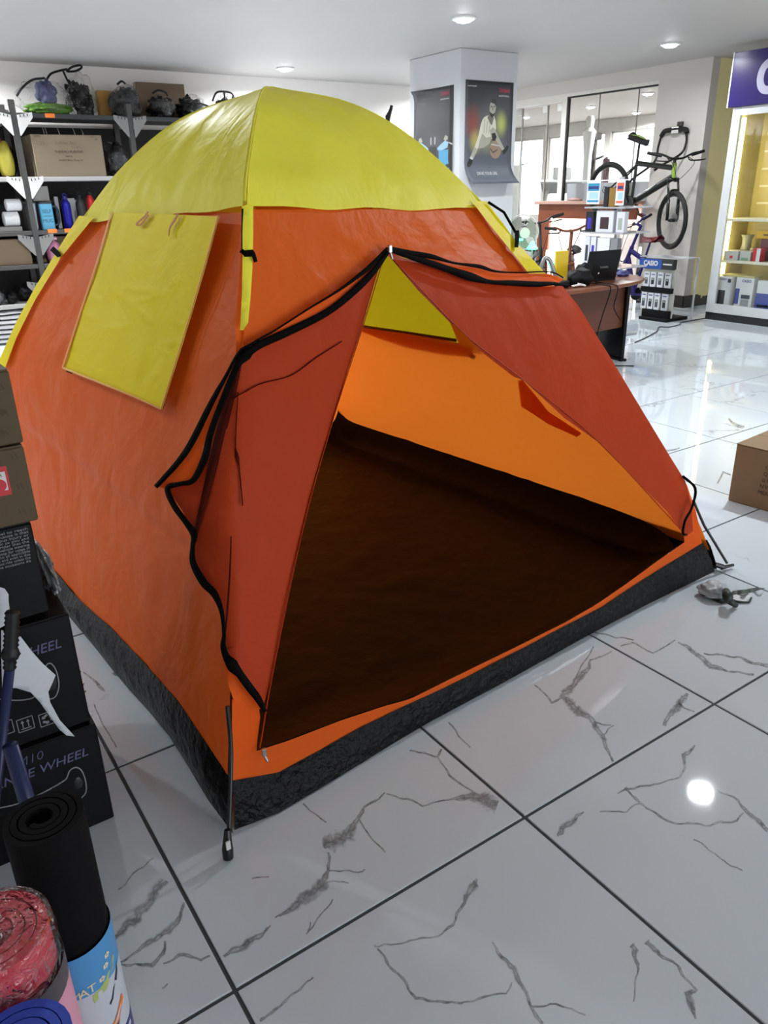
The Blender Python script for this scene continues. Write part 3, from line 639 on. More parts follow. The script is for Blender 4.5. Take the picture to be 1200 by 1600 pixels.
# clips, cord, poles
ribbon([(379, 326, 3), (378, 360, 2), (378, 392, 2)], loose(.024)).build('shock_cord', m_zip, tent)
ribbon([(376, 391, 7), (384, 398, 7), (389, 412, 6)], loose(.026)).build('pole_clip', m_zip, tent)
ribbon([(90, 393, 8), (100, 402, 8), (102, 406, 6)], Lf(.024)).build('pole_clip', m_zip, tent)
ribbon([(800, 366, 7), (801, 380, 7), (800, 394, 6)], F(.024)).build('pole_clip', m_zip, tent)
MB().tube([on(757, 322, RA, RB, .02), on(778, 340, RA, RB, .03), on(799, 368, RA, RB, .02)], .005, 6).build('shock_cord', m_zip, tent)
TA, TB = PX(357, 1343), PX(1137, 890)
pa = [V((.226, .452, .348)) + V((-.02, -.03, 0)), V((.19, .395, .22)), TA + V((0, 0, .012))]
pole = MB().tube(spline(pa, 6), .0055, 10).build('pole', m_pole, tent, smooth=True)
fer = MB().tube([TA + V((.012, .015, .075)), TA + V((.006, .008, .05)), TA + V((.002, .003, .03)), TA + V((0, 0, .006))], [.008, .011, .014, .013], 12).build('pole_foot', m_pole, tent, smooth=True)
tl = TA + V((.001, -.009, .052)); MB().box(tl, (.011, .004, .024)).build('foot_label', mat('label_white', '#c9c9c6', .5), fer)
MB().tube([V((2.300, .618, .31)), V((2.345, .582, .2)), TB + V((-.006, .004, .03))], .0055, 10).build('pole', m_pole, tent, smooth=True)
MB().tube([TB + V((-.03, .012, .012)), TB + V((.03, -.004, .014))], [.009, .006], 10).tube([V((2.385, .535, .03)), TB + V((-.02, .01, .014))], .011, 8).build('pole_foot', m_pole, tent, smooth=True)
MB().tube(spline([on(1060, 745, RA, RB, .02), on(1074, 765, RA, RB, .035), on(1069, 795, RA, RB, .035), on(1060, 815, RA, RB, .03), on(1063, 833, RA, RB, .012), on(1070, 836, RA, RB, .008)], 5), [.006] * 8 + [.005] * 18, 6).build('door_strap', m_zip, tent, smooth='all')
# inside of the far side wall: window, dark flap band, pocket
MB().grid(lambda u, v: surf(RB, RC, w2[0] - .07 + (w1[0] - w2[0] + .12) * u, w2[1] - .045 + (1.40 - w2[1]) * v + (w1[1] - w2[1]) * u * (1 - v)) + V((.012, -.004, 0)), 16, 14).build('window_flap', m_yin, tent, smooth='all')
ribbon([(561, 496, 3), (565, 505, 4), (640, 516, 4), (718, 528, 5)], Rin(.02)).build('window_tape', mat('brown_tape', '#42200f', .6), tent)
panel([(556, 506), (640, 518), (745, 540), (742, 554), (700, 551), (640, 540), (590, 525), (556, 512)], Rin(.008), 14).build('flap_band', m_or, tent, smooth='all')
for pl in ([(738, 551, 7), (746, 555, 7)], [(557, 508, 5), (563, 515, 4)]): ribbon(pl, Rin(.014)).build('toggle', mat('brown_tape', '#42200f', .6), tent)
panel([(813, 592), (820, 590), (860, 640), (912, 674), (905, 680), (860, 660), (818, 632)], Rin(.015), 12).build('mesh_pocket', m_or2, tent, smooth='all')
# black tub: outer band along the front and the side
def band(top, bot, name, bulge, nrow=9):
    n_ = len(top)
    def fn(u, v):
        x = u * (n_ - 1); i = min(int(x), n_ - 2); a = top[i].lerp(top[i + 1], x - i); b = bot[i].lerp(bot[i + 1], x - i); p = a.lerp(b, v)
        e = (top[i + 1] - top[i]); o = V((e.y, -e.x, 0)); o.normalize()
        if o.dot(p - V((1.1, 1.6, 0))) < 0: o = -o
        k = math.sin(math.pi * min(1, v * 1.04)) ; w_ = .006 * noise.noise(V((p.x * 22, p.y * 22, p.z * 30))) + .004 * noise.noise(V((p.x * 60, p.y * 60, p.z * 50)))
        q = p + o * (bulge * k + w_ * k); return V((q.x, q.y, max(.003, q.z)))
    return MB().grid(fn, n_ * 12, nrow).build(name, m_tarp, tent, smooth='all')
ftop = resample([on(x, y - 3, RA, RB, .004) for x, y in SILL_B], 16)
fbot = resample([PX(x, y, Z=.004) for x, y in ((366, 1297), (367, 1305), (440, 1268), (500, 1232), (580, 1183), (660, 1134), (790, 1065), (922, 991), (1020, 940), (1117, 893))], 16)
band(ftop, fbot, 'tub_front', .006)
ltop = resample([rz(RD, .14)] + [p + V((-.003, 0, .004)) for p in LBP] + [on(362, 1220, RA, RB, .004)], 14)
lbot = resample([V((.07, 2.52, .004)), V((.09, 1.9, .004))] + [PX(x, y, Z=.004) for x, y in ((151, 1015), (190, 1065), (229, 1107), (273, 1161), (310, 1225), (350, 1292), (364, 1303))], 14)
band(ltop, lbot, 'tub_side', .012)
# groundsheet inside
st = resample([on(x, y, RA, RB, -.002) for x, y in SILL_T], 40)
def gs(u, v):
    x = u * 40; i = min(int(x), 39); a = st[i].lerp(st[i + 1], x - i)
    l = rz(RA, .1).lerp(rz(RD, .1), v) + V((.012, 0, 0)); r = rz(RB, .14).lerp(rz(RC, .14), v) + V((-.008, 0, 0)); p = l.lerp(r, u)
    k = math.exp(-v * 16); p = p + (a - rz(RA, .1).lerp(rz(RB, .14), u)) * k
    L_ = 2.3; z = .012 + (a.z - .012) * math.exp(-v * L_ / .10); kk = 1 - math.exp(-v * L_ / .05)
    z = max(z, .012 + (.10 * math.exp(-(1 - v) * L_ / .04) + .135 * math.exp(-(1 - u) * 2.2 / .02) + .09 * math.exp(-u * 2.2 / .04)) * kk)
    z += .006 * max(0, noise.noise(V((p.x * 4, p.y * 7, 2))) + .5 * noise.noise(V((p.x * 11, p.y * 15, 4))))
    return V((p.x, p.y, z))
MB().grid(gs, 160, 90).build('groundsheet', m_ground, tent, smooth='all')
def side_band(R1, R2, name):
    n_ = 14; top = [rz(R1, .135).lerp(rz(R2, .135), k / n_) for k in range(n_ + 1)]; bot = [rz(R1, 0).lerp(rz(R2, 0), k / n_) + V((0, 0, .004)) for k in range(n_ + 1)]
    c = V((1.1, 1.7, 0)); top = [q + ((q - c) * V((1, 1, 0))).normalized() * .006 for q in top]; band(top, bot, name, .012)
side_band(RB, RC, 'tub_side'); side_band(RC, RD, 'tub_back')
# ================================================================== LEFT SIDE
def ytext(body, px, py, size, Y, m, parent, dy=-.0008, **k):
    p = PX(px, py, Y=Y); return text(body, size, frame(p + V((0, dy, 0)), (1, 0, 0), (0, 0, 1)), m, parent, **k)
def ypath(pl, Y, r, m, parent, name, n=6, sp=5):
    return MB().tube(spline([PX(x, y, Y=Y) for x, y in pl], sp), r, n).build(name, m, parent, smooth='all')
m_steel = mat('painted_grey_steel', '#403f3d', .45, var=.1, vscale=6); m_steel_d = mat('dark_grey_steel', '#2d2d2d', .45); m_steel_l = mat('light_grey_steel', '#a9a7a3', .4); m_gusset = mat('gusset_white', '#d6d4d0', .45); m_gusset_shade = mat('gusset_white_shaded', '#7d7b78', .45); m_dark = mat('shelf_dark', '#171615', .7)
rack = thing('shelving_rack', 'tall grey steel shelving rack with bolted corner plates standing along the back wall', 'shelf', (2.6, 8.55, 0))
LV = [2.27, 1.67, 1.14, .80, .40]; POSTS = [.30, 1.53, 2.72, 3.95]
for x in POSTS:
    for y in (8.30, 8.82):
        p = MB().b2((x - .03, y - .004, 0), (x + .03, y, 2.41 if x < 3 else 2.3)).b2((x - .03, y - .004, 0), (x - .026, y + .04, 2.41 if x < 3 else 2.3)).build('post', m_steel, rack)
for a, b in zip(POSTS, POSTS[1:]):
    for k, z in enumerate(LV):
        s = MB().b2((a + .03, 8.29, z - .022), (b - .03, 8.83, z + .022)); s.build('shelf', m_steel_d if k == 0 else (m_steel_l if k in (1, 4) else m_steel), rack, bevel=.003)
    MB().b2((a + .03, 8.835, .1), (b - .03, 8.842, 2.2)).build('back_panel', m_dark, rack)
def gusset(x, z, sx):
    pl = [(0, .02), (sx * .15, .05), (sx * .15, .0), (sx * .01, -.17), (0, -.17)]
    o = MB().prism([(px, pz) for px, pz in pl], .003, frame((x + sx * .03, 8.288, z - .02), (1, 0, 0), (0, 0, 1))).build('corner_plate', m_gusset if x < 2 and z > 1.3 else m_gusset_shade, rack)  # white plates that stand in shade get it as a greyer colour
    for k in range(3): MB().box((x + sx * (.06 + .035 * k), 8.284, z - .008 + .006 * k), (.008, .002, .022)).build('slot', m_dark, o)
for x in POSTS[1:3]:
    for z in (LV[:2] if x > 2 else LV[:1] + [1.67, 1.10, .62]):
        for sx in (-1, 1): gusset(x, z, sx)
m_otag = mat('orange_tag', '#e8782a', .5)
for px, py, z in ((78, 180.5, 0), (82, 361, 0), (108, 360, 0)):
    p = PX(px, py, Y=8.287); MB().box(p, (.095 if z == 0 else .07, .003, .04)).build('price_tag', m_otag, rack)
# ---- clear bags on the top shelf
m_film = film('clear_plastic_film', amount=.06); m_blk = mat('black_nylon', '#0c0c0c', .5, spec=.3, bump=.4, bscale=18); m_green = mat('green_cloth', '#4a7218', .7, bump=.4, bscale=12); m_navy = mat('navy_cloth', '#3a3c62', .7, bump=.3, bscale=10)
ZT = 2.294
def bag(name, label, x, w, h, parts, handle=None, seed=0, y=8.52, d=.17):
    t = thing(name, label, 'bag', (x, y, ZT), 0, 'plastic wrapped bags on the top shelf')
    for k, (nm, m, dx, dz, sx, sz, a) in enumerate(parts):
        b = MB().lump((x + dx, y, 0), (sx, d * .75, sz), 4, a * 1.15, 2.9, seed + k * 3.1); lo = min(v.z for v in b.v); b.v = [V((v.x, v.y, v.z - lo + ZT + .004 + dz)) for v in b.v]
        b.build(nm, m, t, smooth='all')
    b = MB().lump((x, y, 0), (w / 2, d, h / 2), 4, .22, 2.0, seed + 9); lo = min(v.z for v in b.v); b.v = [V((v.x, v.y, v.z - lo + ZT)) for v in b.v]
    b.build('plastic_wrap', m_film, t, smooth='all')
    if handle:
        for hd in handle: MB().tube(spline([PX(a, c, Y=y - d * .6) for a, c in hd], 6), .011, 8).build('strap', m_blk, t, smooth='all')
bag('plastic_bag', 'clear plastic bag holding a navy and a green folded cloth at the rack end', 1.88, .52, .36, [('green_cloth', m_green, .05, 0, .22, .06, .3), ('navy_cloth', m_navy, .04, .10, .10, .12, .2)], [[(26, 150), (35, 137), (50, 125), (70, 122)]], 1, y=8.45, d=.12)
bag('backpack', 'black backpack with raised looped handle in clear plastic', 2.34, .32, .46, [('pack_body', m_blk, .02, 0, .10, .17, .3), ('side_pocket', m_blk, -.08, .1, .07, .13, .3)], [[(73, 124), (80, 115), (95, 110), (105, 108)], [(104, 112), (112, 105), (125, 102), (127, 106), (118, 111), (106, 112)], [(98, 110), (108, 130), (122, 148), (134, 160)]], 2, y=8.70, d=.11)
bag('backpack', 'rounded black backpack in shiny clear plastic in front of the brown cartons', 2.76, .36, .36, [('pack_body', m_blk, -.01, 0, .155, .15, .25), ('top_pocket', m_blk, .03, .14, .11, .08, .3)], [[(183, 132), (190, 127), (196, 131)]], 3)
bag('backpack', 'low crumpled black bag in clear plastic between two backpacks', 3.17, .30, .27, [('pack_body', m_blk, 0, 0, .14, .12, .3)], [[(238, 146), (247, 141), (258, 144), (262, 150)]], 4)
bag('plastic_bag', 'half empty clear plastic bag with a black bundle next to the tent top', 3.54, .32, .28, [('bundle', m_blk, -.04, 0, .13, .12, .35)], [[(290, 160), (312, 162), (325, 166), (330, 170)]], 5)
bag('backpack', 'small black bag with thin open straps showing above the tent roof', 3.99, .32, .30, [('pack_body', m_blk, -.02, 0, .13, .12, .3)], [[(332, 158), (338, 145), (350, 143), (362, 146), (367, 156)], [(350, 143), (353, 158), (362, 158), (364, 150)]], 6)
m_card = mat('cardboard', '#80715d', .75, var=.06, vscale=5); m_card2 = mat('brown_cardboard', '#6f5c49', .75, var=.06, vscale=5); m_tan = mat('tan_cardboard', '#b98b42', .7); m_ink = mat('brown_ink', '#4a3a2a', .7); m_pen = mat('grey_pen', '#6d6356', .7); m_tape = mat('packing_tape', '#b9ab92', .25, spec=.6)
def carton(name, label, p, q, m, rot=0, tape=True, cat='box', group=None, bev=.003):
    p, q = V(p), V(q); c = (p + q) / 2; t = thing(name, label, cat, (c.x, c.y, p.z), rot, group); d = q - p
    MB().box((0, 0, d.z / 2 - .001), (d.x, d.y, d.z - .002)).build('carton_body', m, t, local=True, bevel=bev)
    f = MB(); f.box((0, -d.y / 4 - .0006, d.z), (d.x - .004, d.y / 2 - .003, .003)).box((0, d.y / 4 + .0006, d.z), (d.x - .004, d.y / 2 - .003, .003)); f.build('top_flap', m, t, local=True)
    if tape: MB().box((0, 0, d.z + .0017), (d.x + .001, .05, .0006)).box((d.x / 2 + .0005, 0, d.z - .035), (.0006, .05, .07)).box((-d.x / 2 - .0005, 0, d.z - .035), (.0006, .05, .07)).build('tape', m_tape, t, local=True)
    return t
carton('carton', 'tan flat carton behind the black backpacks at the back wall', (2.53, 8.72, ZT), (2.95, 8.81, ZT + .28), m_tan)
carton('carton', 'long brown carton lying behind the rounded black backpack', (2.98, 8.72, ZT), (3.55, 8.82, ZT + .385), m_card2)
# ---- second shelf: big carton, black bag, yellow item
zs = 1.694
c1 = carton('carton', 'large beige carton with pen scribbles and printed lines on the second shelf', (1.66, 8.30, zs), (2.38, 8.78, 2.095), m_card)
for b, x, y, s, m in (('23', 66, 224, .055, m_pen), ('Lumbar Bag', 102, 223, .045, m_pen), ('(2 sets)', 120, 230, .032, m_pen), ('THERMO PURIFIER', 108, 237.5, .036, m_ink), ('240V 6L', 108, 244.5, .022, m_ink), ('BASKETBALL Pump 10', 111, 250.5, .026, m_ink), ('EGM-2', 58, 213, .022, m_ink), ('SET: 1', 146, 214, .022, m_ink), ('6/8', 150, 218, .022, m_ink)):
    ytext(b, x, y, s, 8.2985, m, c1)
t = thing('wrapped_item', 'black item in crumpled clear plastic right of the large beige carton', 'bag', (2.58, 8.5, zs))
MB().lump((2.58, 8.5, zs + .155), (.10, .1, .17), 3, .3, 2, 4).build('contents', m_blk, t, smooth='all'); MB().lump((2.56, 8.47, zs + .17), (.13, .13, .195), 3, .3, 2, 5).build('plastic_wrap', m_film, t, smooth='all')
m_hook = mat('wire_white', '#cfcfcf', .3, metal=.6)
for k, (x, y) in enumerate(((66, 203), (70, 203), (90, 205), (114, 205), (127, 206))):
    p = PX(x, y, Y=8.6); tag(MB().tube([p + V((0, 0, .03)), p + V((.0, -.04, 0)), p + V((.004, -.05, -.04)), p + V((0, -.02, -.05))], .004, 6).build('wire_hook', m_hook, smooth='all'), 'thin white wire hook above the large beige carton, %s counted from the rack post' % ('first', 'second', 'third', 'fourth', 'fifth')[k], 'hook', 'wire hooks above the carton')
t = thing('package', 'yellow and black soft package left of the rack post', 'package', (1.40, 8.45, zs))
MB().lump((1.40, 8.45, zs + .16), (.085, .09, .19), 3, .15, 1.5, 7).build('yellow_body', mat('dull_yellow', '#a39a35', .5), t, smooth='all')
MB().lump((1.43, 8.53, zs + .14), (.10, .08, .17), 2, .2, 1.5, 8).build('black_side', m_blk, t, smooth='all')
MB().box((1.33, 8.42, zs + .36), (.10, .02, .06)).build('red_card', mat('red_card', '#b8382a', .5), t)
t = thing('package', 'dark purple patterned pouch hanging at the edge of the next bay', 'package', (1.12, 8.45, zs)); MB().lump((1.12, 8.45, zs + .19), (.11, .08, .22), 3, .15, 2, 3).build('pouch', mat('plum_print', '#2c1a22', .4, var=.8, vscale=40), t, smooth='all')
# ---- third shelf: bottles and mugs
zb = 1.164
m_steelp = mat('polished_steel', '#b9b9b8', .22, metal=1)
def bottle(label, px, r, top, m, capm, loop=True, y=8.42):
    x = PX(px, 340, Y=y).x; h = top - zb; t = thing('water_bottle', label, 'bottle', (x, y, zb), 0, 'bottles on the third shelf')
    MB().lathe([(.002, 0), (r * .92, 0), (r, .008), (r, h * .66), (r * .92, h * .74), (r * .55, h * .83), (r * .45, h * .86)], 24).build('body', m, t, local=True, smooth=True)
    c = MB().lathe([(r * .5, h * .85), (r * .52, h * .86), (r * .52, h * .93), (r * .4, h * .95), (.002, h * .95)], 18).build('cap', capm, t, local=True, smooth=True)
    if loop: MB().tube([(-r * .4, 0, h * .93), (-r * .35, 0, h * .99), (0, 0, h * 1.02), (r * .35, 0, h * .99), (r * .4, 0, h * .93)], .006, 6).build('loop', capm, c, local=True, smooth='all')
bottle('blue metal water bottle with looped cap beside the light blue mug', 106, .048, 1.52, mat('blue_metal', '#1c1c8c', .3, metal=.5), mat('blue_cap', '#16166a', .4))
bottle('matt black water bottle with looped cap between the blue and red bottles', 129, .052, 1.53, mat('black_metal', '#20201e', .4), m_blk)
bottle('red and black water bottle half hidden by the tent roof', 145, .045, 1.56, mat('red_metal', '#b02020', .35, metal=.3), m_blk)
x = PX(73, 340, Y=8.42).x; t = thing('mug', 'light blue box shaped mug printed SELF STIRRING MUG with a dark handle', 'mug', (x, 8.42, zb))
mb_ = MB().prism(rrect(.135, .10, .02), .27).build('body', mat('light_blue', '#5aa6c8', .4), t, local=True, bevel=.003)
m_navyp = mat('navy_plastic', '#1c2836', .4)
MB().prism(rrect(.138, .104, .02), .02, M.Translation((0, 0, .262))).build('lid', mat('lid_dark', '#222a30', .4), t, local=True)
MB().tube(spline([(.062, 0, .23), (.10, 0, .235), (.125, 0, .19), (.125, 0, .10), (.105, 0, .05), (.064, 0, .04)], 5), .014, 8).build('handle', m_navyp, t, local=True, smooth='all')
for k, b in enumerate(('SELF', 'STIRRING', 'MUG')): text(b, .05 if k != 1 else .022, frame((x, 8.3692, zb + .185 - .048 * k), (1, 0, 0), (0, 0, 1)), mat('ink_teal', '#173a48', .5), mb_)
def tumbler(label, px, r, h, m, grp=None, y=8.42, z=zb):
    x = PX(px, 340, Y=y).x; t = thing('tumbler', label, 'mug', (x, y, z), 0, grp); MB().lathe([(.002, 0), (r * .8, 0), (r, h), (r * .94, h), (r * .75, .02), (.002, .015)], 24).build('cup', m, t, local=True, smooth=True)
    MB().lathe([(r * 1.0, h), (r * 1.04, h + .004), (r * 1.04, h + .012), (.002, h + .018)], 24).build('lid', m_navyp, t, local=True, smooth=True)
tumbler('polished steel tumbler standing left of the light blue mug', 53, .045, .27, m_steelp)
tumbler('maroon tumbler half hidden behind the light blue mug', 63, .030, .24, mat('maroon', '#5a1a2c', .4), y=8.50)
tumbler('dark slim tumbler just right of the rack post', 43, .018, .25, mat('dark_flask', '#35332f', .4))
for k, (a, b_, c, d, lb) in enumerate(((82, 296, 98, 355, 'pale grey upright card box behind the blue bottle'), (98, 300, 126, 357, 'wide pale grey card box between the bottles'), (112, 296, 138, 350, 'tall pale card box standing behind the black bottle'))):
    p, q = PX(a, c if False else b_, Y=8.6), PX(c, d, Y=8.6); carton('card_box', lb, (p.x, 8.6 + .06 * k, zb), (q.x, 8.64 + .06 * k, zb + .33 - .02 * k), mat('pale_card', '#b5b6b8', .5), tape=False, bev=.002)
p = PX(57, 303, Y=8.45); carton('card_box', 'small grey box stacked high above the steel tumbler', (p.x - .05, 8.42, 1.455), (p.x + .12, 8.62, 1.60), mat('grey_card', '#84837f', .6), tape=False)
p = PX(57, 300, Y=8.5); carton('card_box', 'grey tray box under the small grey box on the third shelf', (p.x - .12, 8.54, zb), (p.x + .14, 8.80, 1.452), mat('grey_card', '#84837f', .6), tape=False)
for lb, px, py, r in (('white rolled packet, upper of two beside the post', 27, 322, .06), ('white rolled packet, lower and longer of two beside the post', 24, 344, .075)):
    p = PX(px, py, Y=8.42); t = thing('rolled_packet', lb, 'packet', (p.x - .05, 8.42, p.z + .012), 0, 'white rolled packets'); MB().tube([(-.07, 0, 0), (-.06, 0, 0), (.08, 0, 0), (.09, 0, 0)], [r * .7, r, r, r * .75], 16).build('roll', mat('white_film', '#cfcfd0', .25, bump=.3, bscale=14), t, local=True, smooth=True)
carton('card_box', 'grey carton carrying the white rolled packets left of the post', (1.0, 8.35, zb), (1.42, 8.78, zb + .045), mat('grey_card', '#84837f', .6), tape=False)
tag(MB().lump((1.10, 8.60, 1.44), (.15, .06, .045), 3, .2, 2, 5).lump((1.10, 8.60, 1.335), (.14, .06, .10), 3, .2, 2, 6).build('pouch', mat('mauve_cloth', '#7a3f5e', .6), smooth='all'), 'mauve and grey pouch lying left of the white rolled packets', 'pouch')
carton('card_box', 'white low carton in the next bay on the third shelf', (.62, 8.32, zb), (.98, 8.78, zb + .09), mat('pale_card', '#b5b6b8', .5), tape=False)
# ---- fourth and fifth shelf
z4 = .824
carton('carton', 'dark brown carton filling the fourth shelf behind the pink bag', (1.58, 8.50, z4), (2.3, 8.80, z4 + .26), m_card2, tape=False)
carton('carton', 'dark brown carton on the fourth shelf left of the rack post', (.7, 8.34, z4), (1.46, 8.78, z4 + .26), m_card2, tape=False)
p = PX(80, 412, Y=8.40); p.x += .05; t = thing('gift_bag', 'pink sequin filled clear bag tied with a knot on the fourth shelf', 'bag', (p.x, 8.40, z4))
MB().lathe([(.002, 0), (.06, .0), (.075, .04), (.078, .14), (.06, .2), (.02, .235), (.012, .245)], 18, M.Translation((p.x, 8.40, z4))).build('bag_body', mat('pink_sequins', '#b06f8c', .3, var=.5, vscale=60), t, smooth=True)
MB().lump((p.x - .03, 8.40, z4 + .255), (.03, .02, .022), 2, .2).lump((p.x + .03, 8.40, z4 + .25), (.03, .02, .022), 2, .2, seed=3).build('knot', mat('pink_film', '#cfa7b8', .2), t, smooth='all')
z5 = .424
for k, (lb, px, py, d, m) in enumerate((('grey rounded device on the fifth shelf at the frame edge', 6, 462, (.09, .1, .09), mat('device_grey', '#56585a', .4)), ('black curled headset on the fifth shelf', 16, 452, (.06, .07, .07), m_blk), ('black accessory lying behind the headset', 30, 450, (.12, .12, .10), m_blk), ('white bagged packet next to the yellow tent sleeve', 46, 468, (.09, .09, .12), mat('white_film', '#cfcfd0', .25)))):
    q = PX(px, py, Y=8.42 + .0 * k); q.x += (-.09, 0, .11, .26)[k]; q.y += (0, .0, .16, 0)[k]; b = MB().lump((q.x, q.y, z5 + d[2] * .8), d, 3, .25, 2, k)
    tag(b.build('small_item', m, smooth='all'), lb, 'item')
for k, (lb, px, py, w_, h_) in enumerate((('stack of white wrapped sheets below the fifth shelf', 12, 490, .5, .26),)):
    q = PX(px, py, Y=8.35); t = thing('wrapped_stack', lb, 'packet', (q.x, 8.45, 0)); 
    for j in range(7): MB().lump((q.x + .02 * (j % 3), 8.45, .03 + j * .05), (w_ / 2, .12, .024), 2, .08, 2, j).build('wrapped_sheet', mat('white_film', '#cfcfd0', .25), t, smooth='all')
tag(MB().lump((1.62, 8.0, .20), (.20, .17, .22), 3, .15, 1.5, 2).build('sack', mat('green_grey_bag', '#3b4238', .35, bump=.4, bscale=8), smooth='all'), 'dark green grey plastic sack on the floor before the rack', 'sack')
tag(MB().lump((1.25, 7.75, .10), (.22, .2, .12), 3, .25, 2, 6).build('wrapped_bundle', mat('grey_film', '#6d6a66', .25, bump=.6, bscale=10), smooth='all'), 'grey film wrapped bundle on the floor beside the sack', 'bundle')
# ---- dark handlebar and kit seen over the right shoulder of the tent
t = thing('workout_bar', 'black ribbed bar rising behind the yellow tent roof', 'bar', (6.3, 8.5, 1.9))
MB().tube([PX(600, 200, Y=8.5), PX(606, 188, Y=8.5), PX(606, 183, Y=8.5), PX(609, 176, Y=8.5), PX(611, 170, Y=8.5), PX(612, 165, Y=8.5)], [.035, .03, .038, .026, .022, .02], 10).tube([PX(600, 200, Y=8.5), V((6.25, 8.5, 0))], .03, 8).build('shaft', m_blk, t, smooth='all')
tag(MB().b2((6.2, 8.86, 0), (7.3, 8.89, 2.36)).build('wall_mirror', mat('mirror_white', '#dedcda', .15), bevel=.004), 'pale framed wall panel reaching shoulder high by the column', 'panel')
tag(MB().lump((6.83, 8.55, 1.016), (.10, .1, 1.27), 3, .12, 3, 2).build('punching_bag', m_blk, smooth='all'), 'black standing bag at the left edge of the column', 'bag')
# ================================================================== FRONT LEFT: stacked boxes, mats
m_bbox = mat('black_carton', '#0a0b0d', .5, spec=.25, bump=.05, bscale=30); m_prt = mat('printed_grey', '#5a6080', .5); m_prw = mat('printed_white', '#8a8d90', .5); m_kraft = mat('kraft_edge', '#8a7a66', .8)
YF = .615
b1 = carton('wheel_box', 'black printed wheel carton at the foot of the stack beside the mats', (-.66, YF, 0), (-.061, 1.05, .298), m_bbox, tape=False, group='black cartons beside the tent')
b2 = carton('wheel_box', 'black printed wheel carton with a torn corner, second from the floor', (-.66, YF + .01, .304), (-.069, 1.04, .605), m_bbox, tape=False, group='black cartons beside the tent')
b3 = carton('wheel_box', 'plain black carton with small white text under the brown cartons', (-.62, YF + .005, .626), (-.107, 1.0, .845), m_bbox, tape=False, group='black cartons beside the tent')
ytext('M10', 46, 1187, .034, YF, m_prt, b1, shear=.2, bold=-.0006); ytext('BALANCE WHEEL', 137, 1174, .034, YF, m_prt, b1, shear=.2, width=.275, align='RIGHT')
ytext('BALANCE WHEEL', 95, 1005, .034, YF + .01, m_prt, b2, shear=.2, width=.25, align='RIGHT')
ypath([(-4, 1263), (20, 1258), (45, 1249), (72, 1236), (95, 1223), (104, 1216), (109, 1204), (119, 1199), (128, 1205), (134, 1222), (134, 1238), (126, 1248)], YF - .0005, .0016, m_prw, b1, 'line_art')
ypath([(-4, 1092), (20, 1094), (40, 1093), (55, 1087), (66, 1060), (72, 1040), (80, 1037), (88, 1049), (92, 1070), (88, 1086), (80, 1092), (72, 1090)], YF + .0095, .0016, m_prw, b2, 'line_art')
m_gl = mat('wheel_shade', '#26282b', .2, spec=.7)
MB().lump(PX(122, 1222, Y=YF + .004), (.014, .006, .026), 2, .1).build('wheel_art', m_gl, b1, smooth='all'); MB().lump(PX(80, 1065, Y=YF + .014), (.016, .006, .032), 2, .1).build('wheel_art', m_gl, b2, smooth='all')
for k, px in enumerate((8, 40, 74)):
    c = PX(px, [1138, 1131.5, 1123][k], Y=YF + .0085); f_ = MB(); a = .017
    for s in (-1, 1): f_.box((c.x, c.y, c.z + s * a), (2 * a, .001, .0018)).box((c.x + s * a, c.y, c.z), (.0018, .001, 2 * a))
    if k == 1:
        for s in (-.006, .006): f_.box((c.x + s, c.y, c.z - .001), (.0022, .001, .014)).add([(c.x + s - .004, c.y, c.z + .005), (c.x + s + .004, c.y, c.z + .005), (c.x + s, c.y, c.z + .012)], [(0, 1, 2)])
        f_.box((c.x, c.y, c.z - .011), (.022, .001, .0022))
    elif k == 2:
        for j in range(3):
            an = math.radians(90 + 120 * j); d = V((math.cos(an + .5), 0, math.sin(an + .5))) * .009; e = V((math.cos(an + 2.1), 0, math.sin(an + 2.1))); n_ = V((-e.z, 0, e.x)) * .003; cc = c + d
            f_.add([cc - e * .007 - n_, cc + e * .003 - n_, cc + e * .003 - n_ * 2, cc + e * .009, cc + e * .003 + n_ * 2, cc + e * .003 + n_, cc - e * .007 + n_], [(0, 1, 2, 3, 4, 5, 6)])
    else: f_.box((c.x, c.y, c.z), (.012, .001, .018))
    f_.build('handling_mark', m_prw, b2)
for k in range(11): ytext(['wheel to reach', 'and cause is that', 'serious injury or', 'death to you and', 'the rider that the', 'this vehicle steering', 'for stop for usage in', 'use to all applicable', 'laws and even in this', 'do not ride unless the', 'if the occasions do'][k], 14 + k * .5, 832 + k * 5.1, .0085, YF + .0045, m_prw, b3, width=.075)
# torn right edges and plastic packet on the second box
tn = MB()
for k in range(9):
    z = .505 - k * .019; tn.add([(-.069, YF + .012, z), (-.069 + .001 + .003 * rnd.random() + (.004 if k > 4 else 0), YF + .02 + .02 * rnd.random(), z - .008), (-.069, YF + .03, z - .022), (-.072, YF + .012, z - .02)], [(0, 1, 2, 3)])
tn.build('torn_edge', m_kraft, b2)
tag(MB().lump((-.078, .82, .655), (.017, .15, .046), 4, .3, 3.0, 5).build('plastic_packet', mat('silver_film', '#9b9da0', .12, spec=.9, metal=.35, bump=1.0, bscale=26), smooth='all'), 'shiny silver plastic packet stuffed beside the plain black carton', 'packet')
c4 = carton('carton', 'brown carton with red printed sticker, lower of two on the black cartons', (-.60, YF - .005, .849), (-.092, .98, 1.016), mat('stack_cardboard', '#54452f', .7, var=.08, vscale=5), group='brown cartons on the stack')
c5 = carton('carton', 'brown carton on top of the whole stack beside the tent', (-.58, YF - .01, 1.021), (-.094, .93, 1.172), mat('stack_cardboard', '#75634f', .7), rot=.03, group='brown cartons on the stack')
m_redp = mat('red_print', '#c03038', .5); m_wp = mat('white_sticker', '#cfcdca', .5)
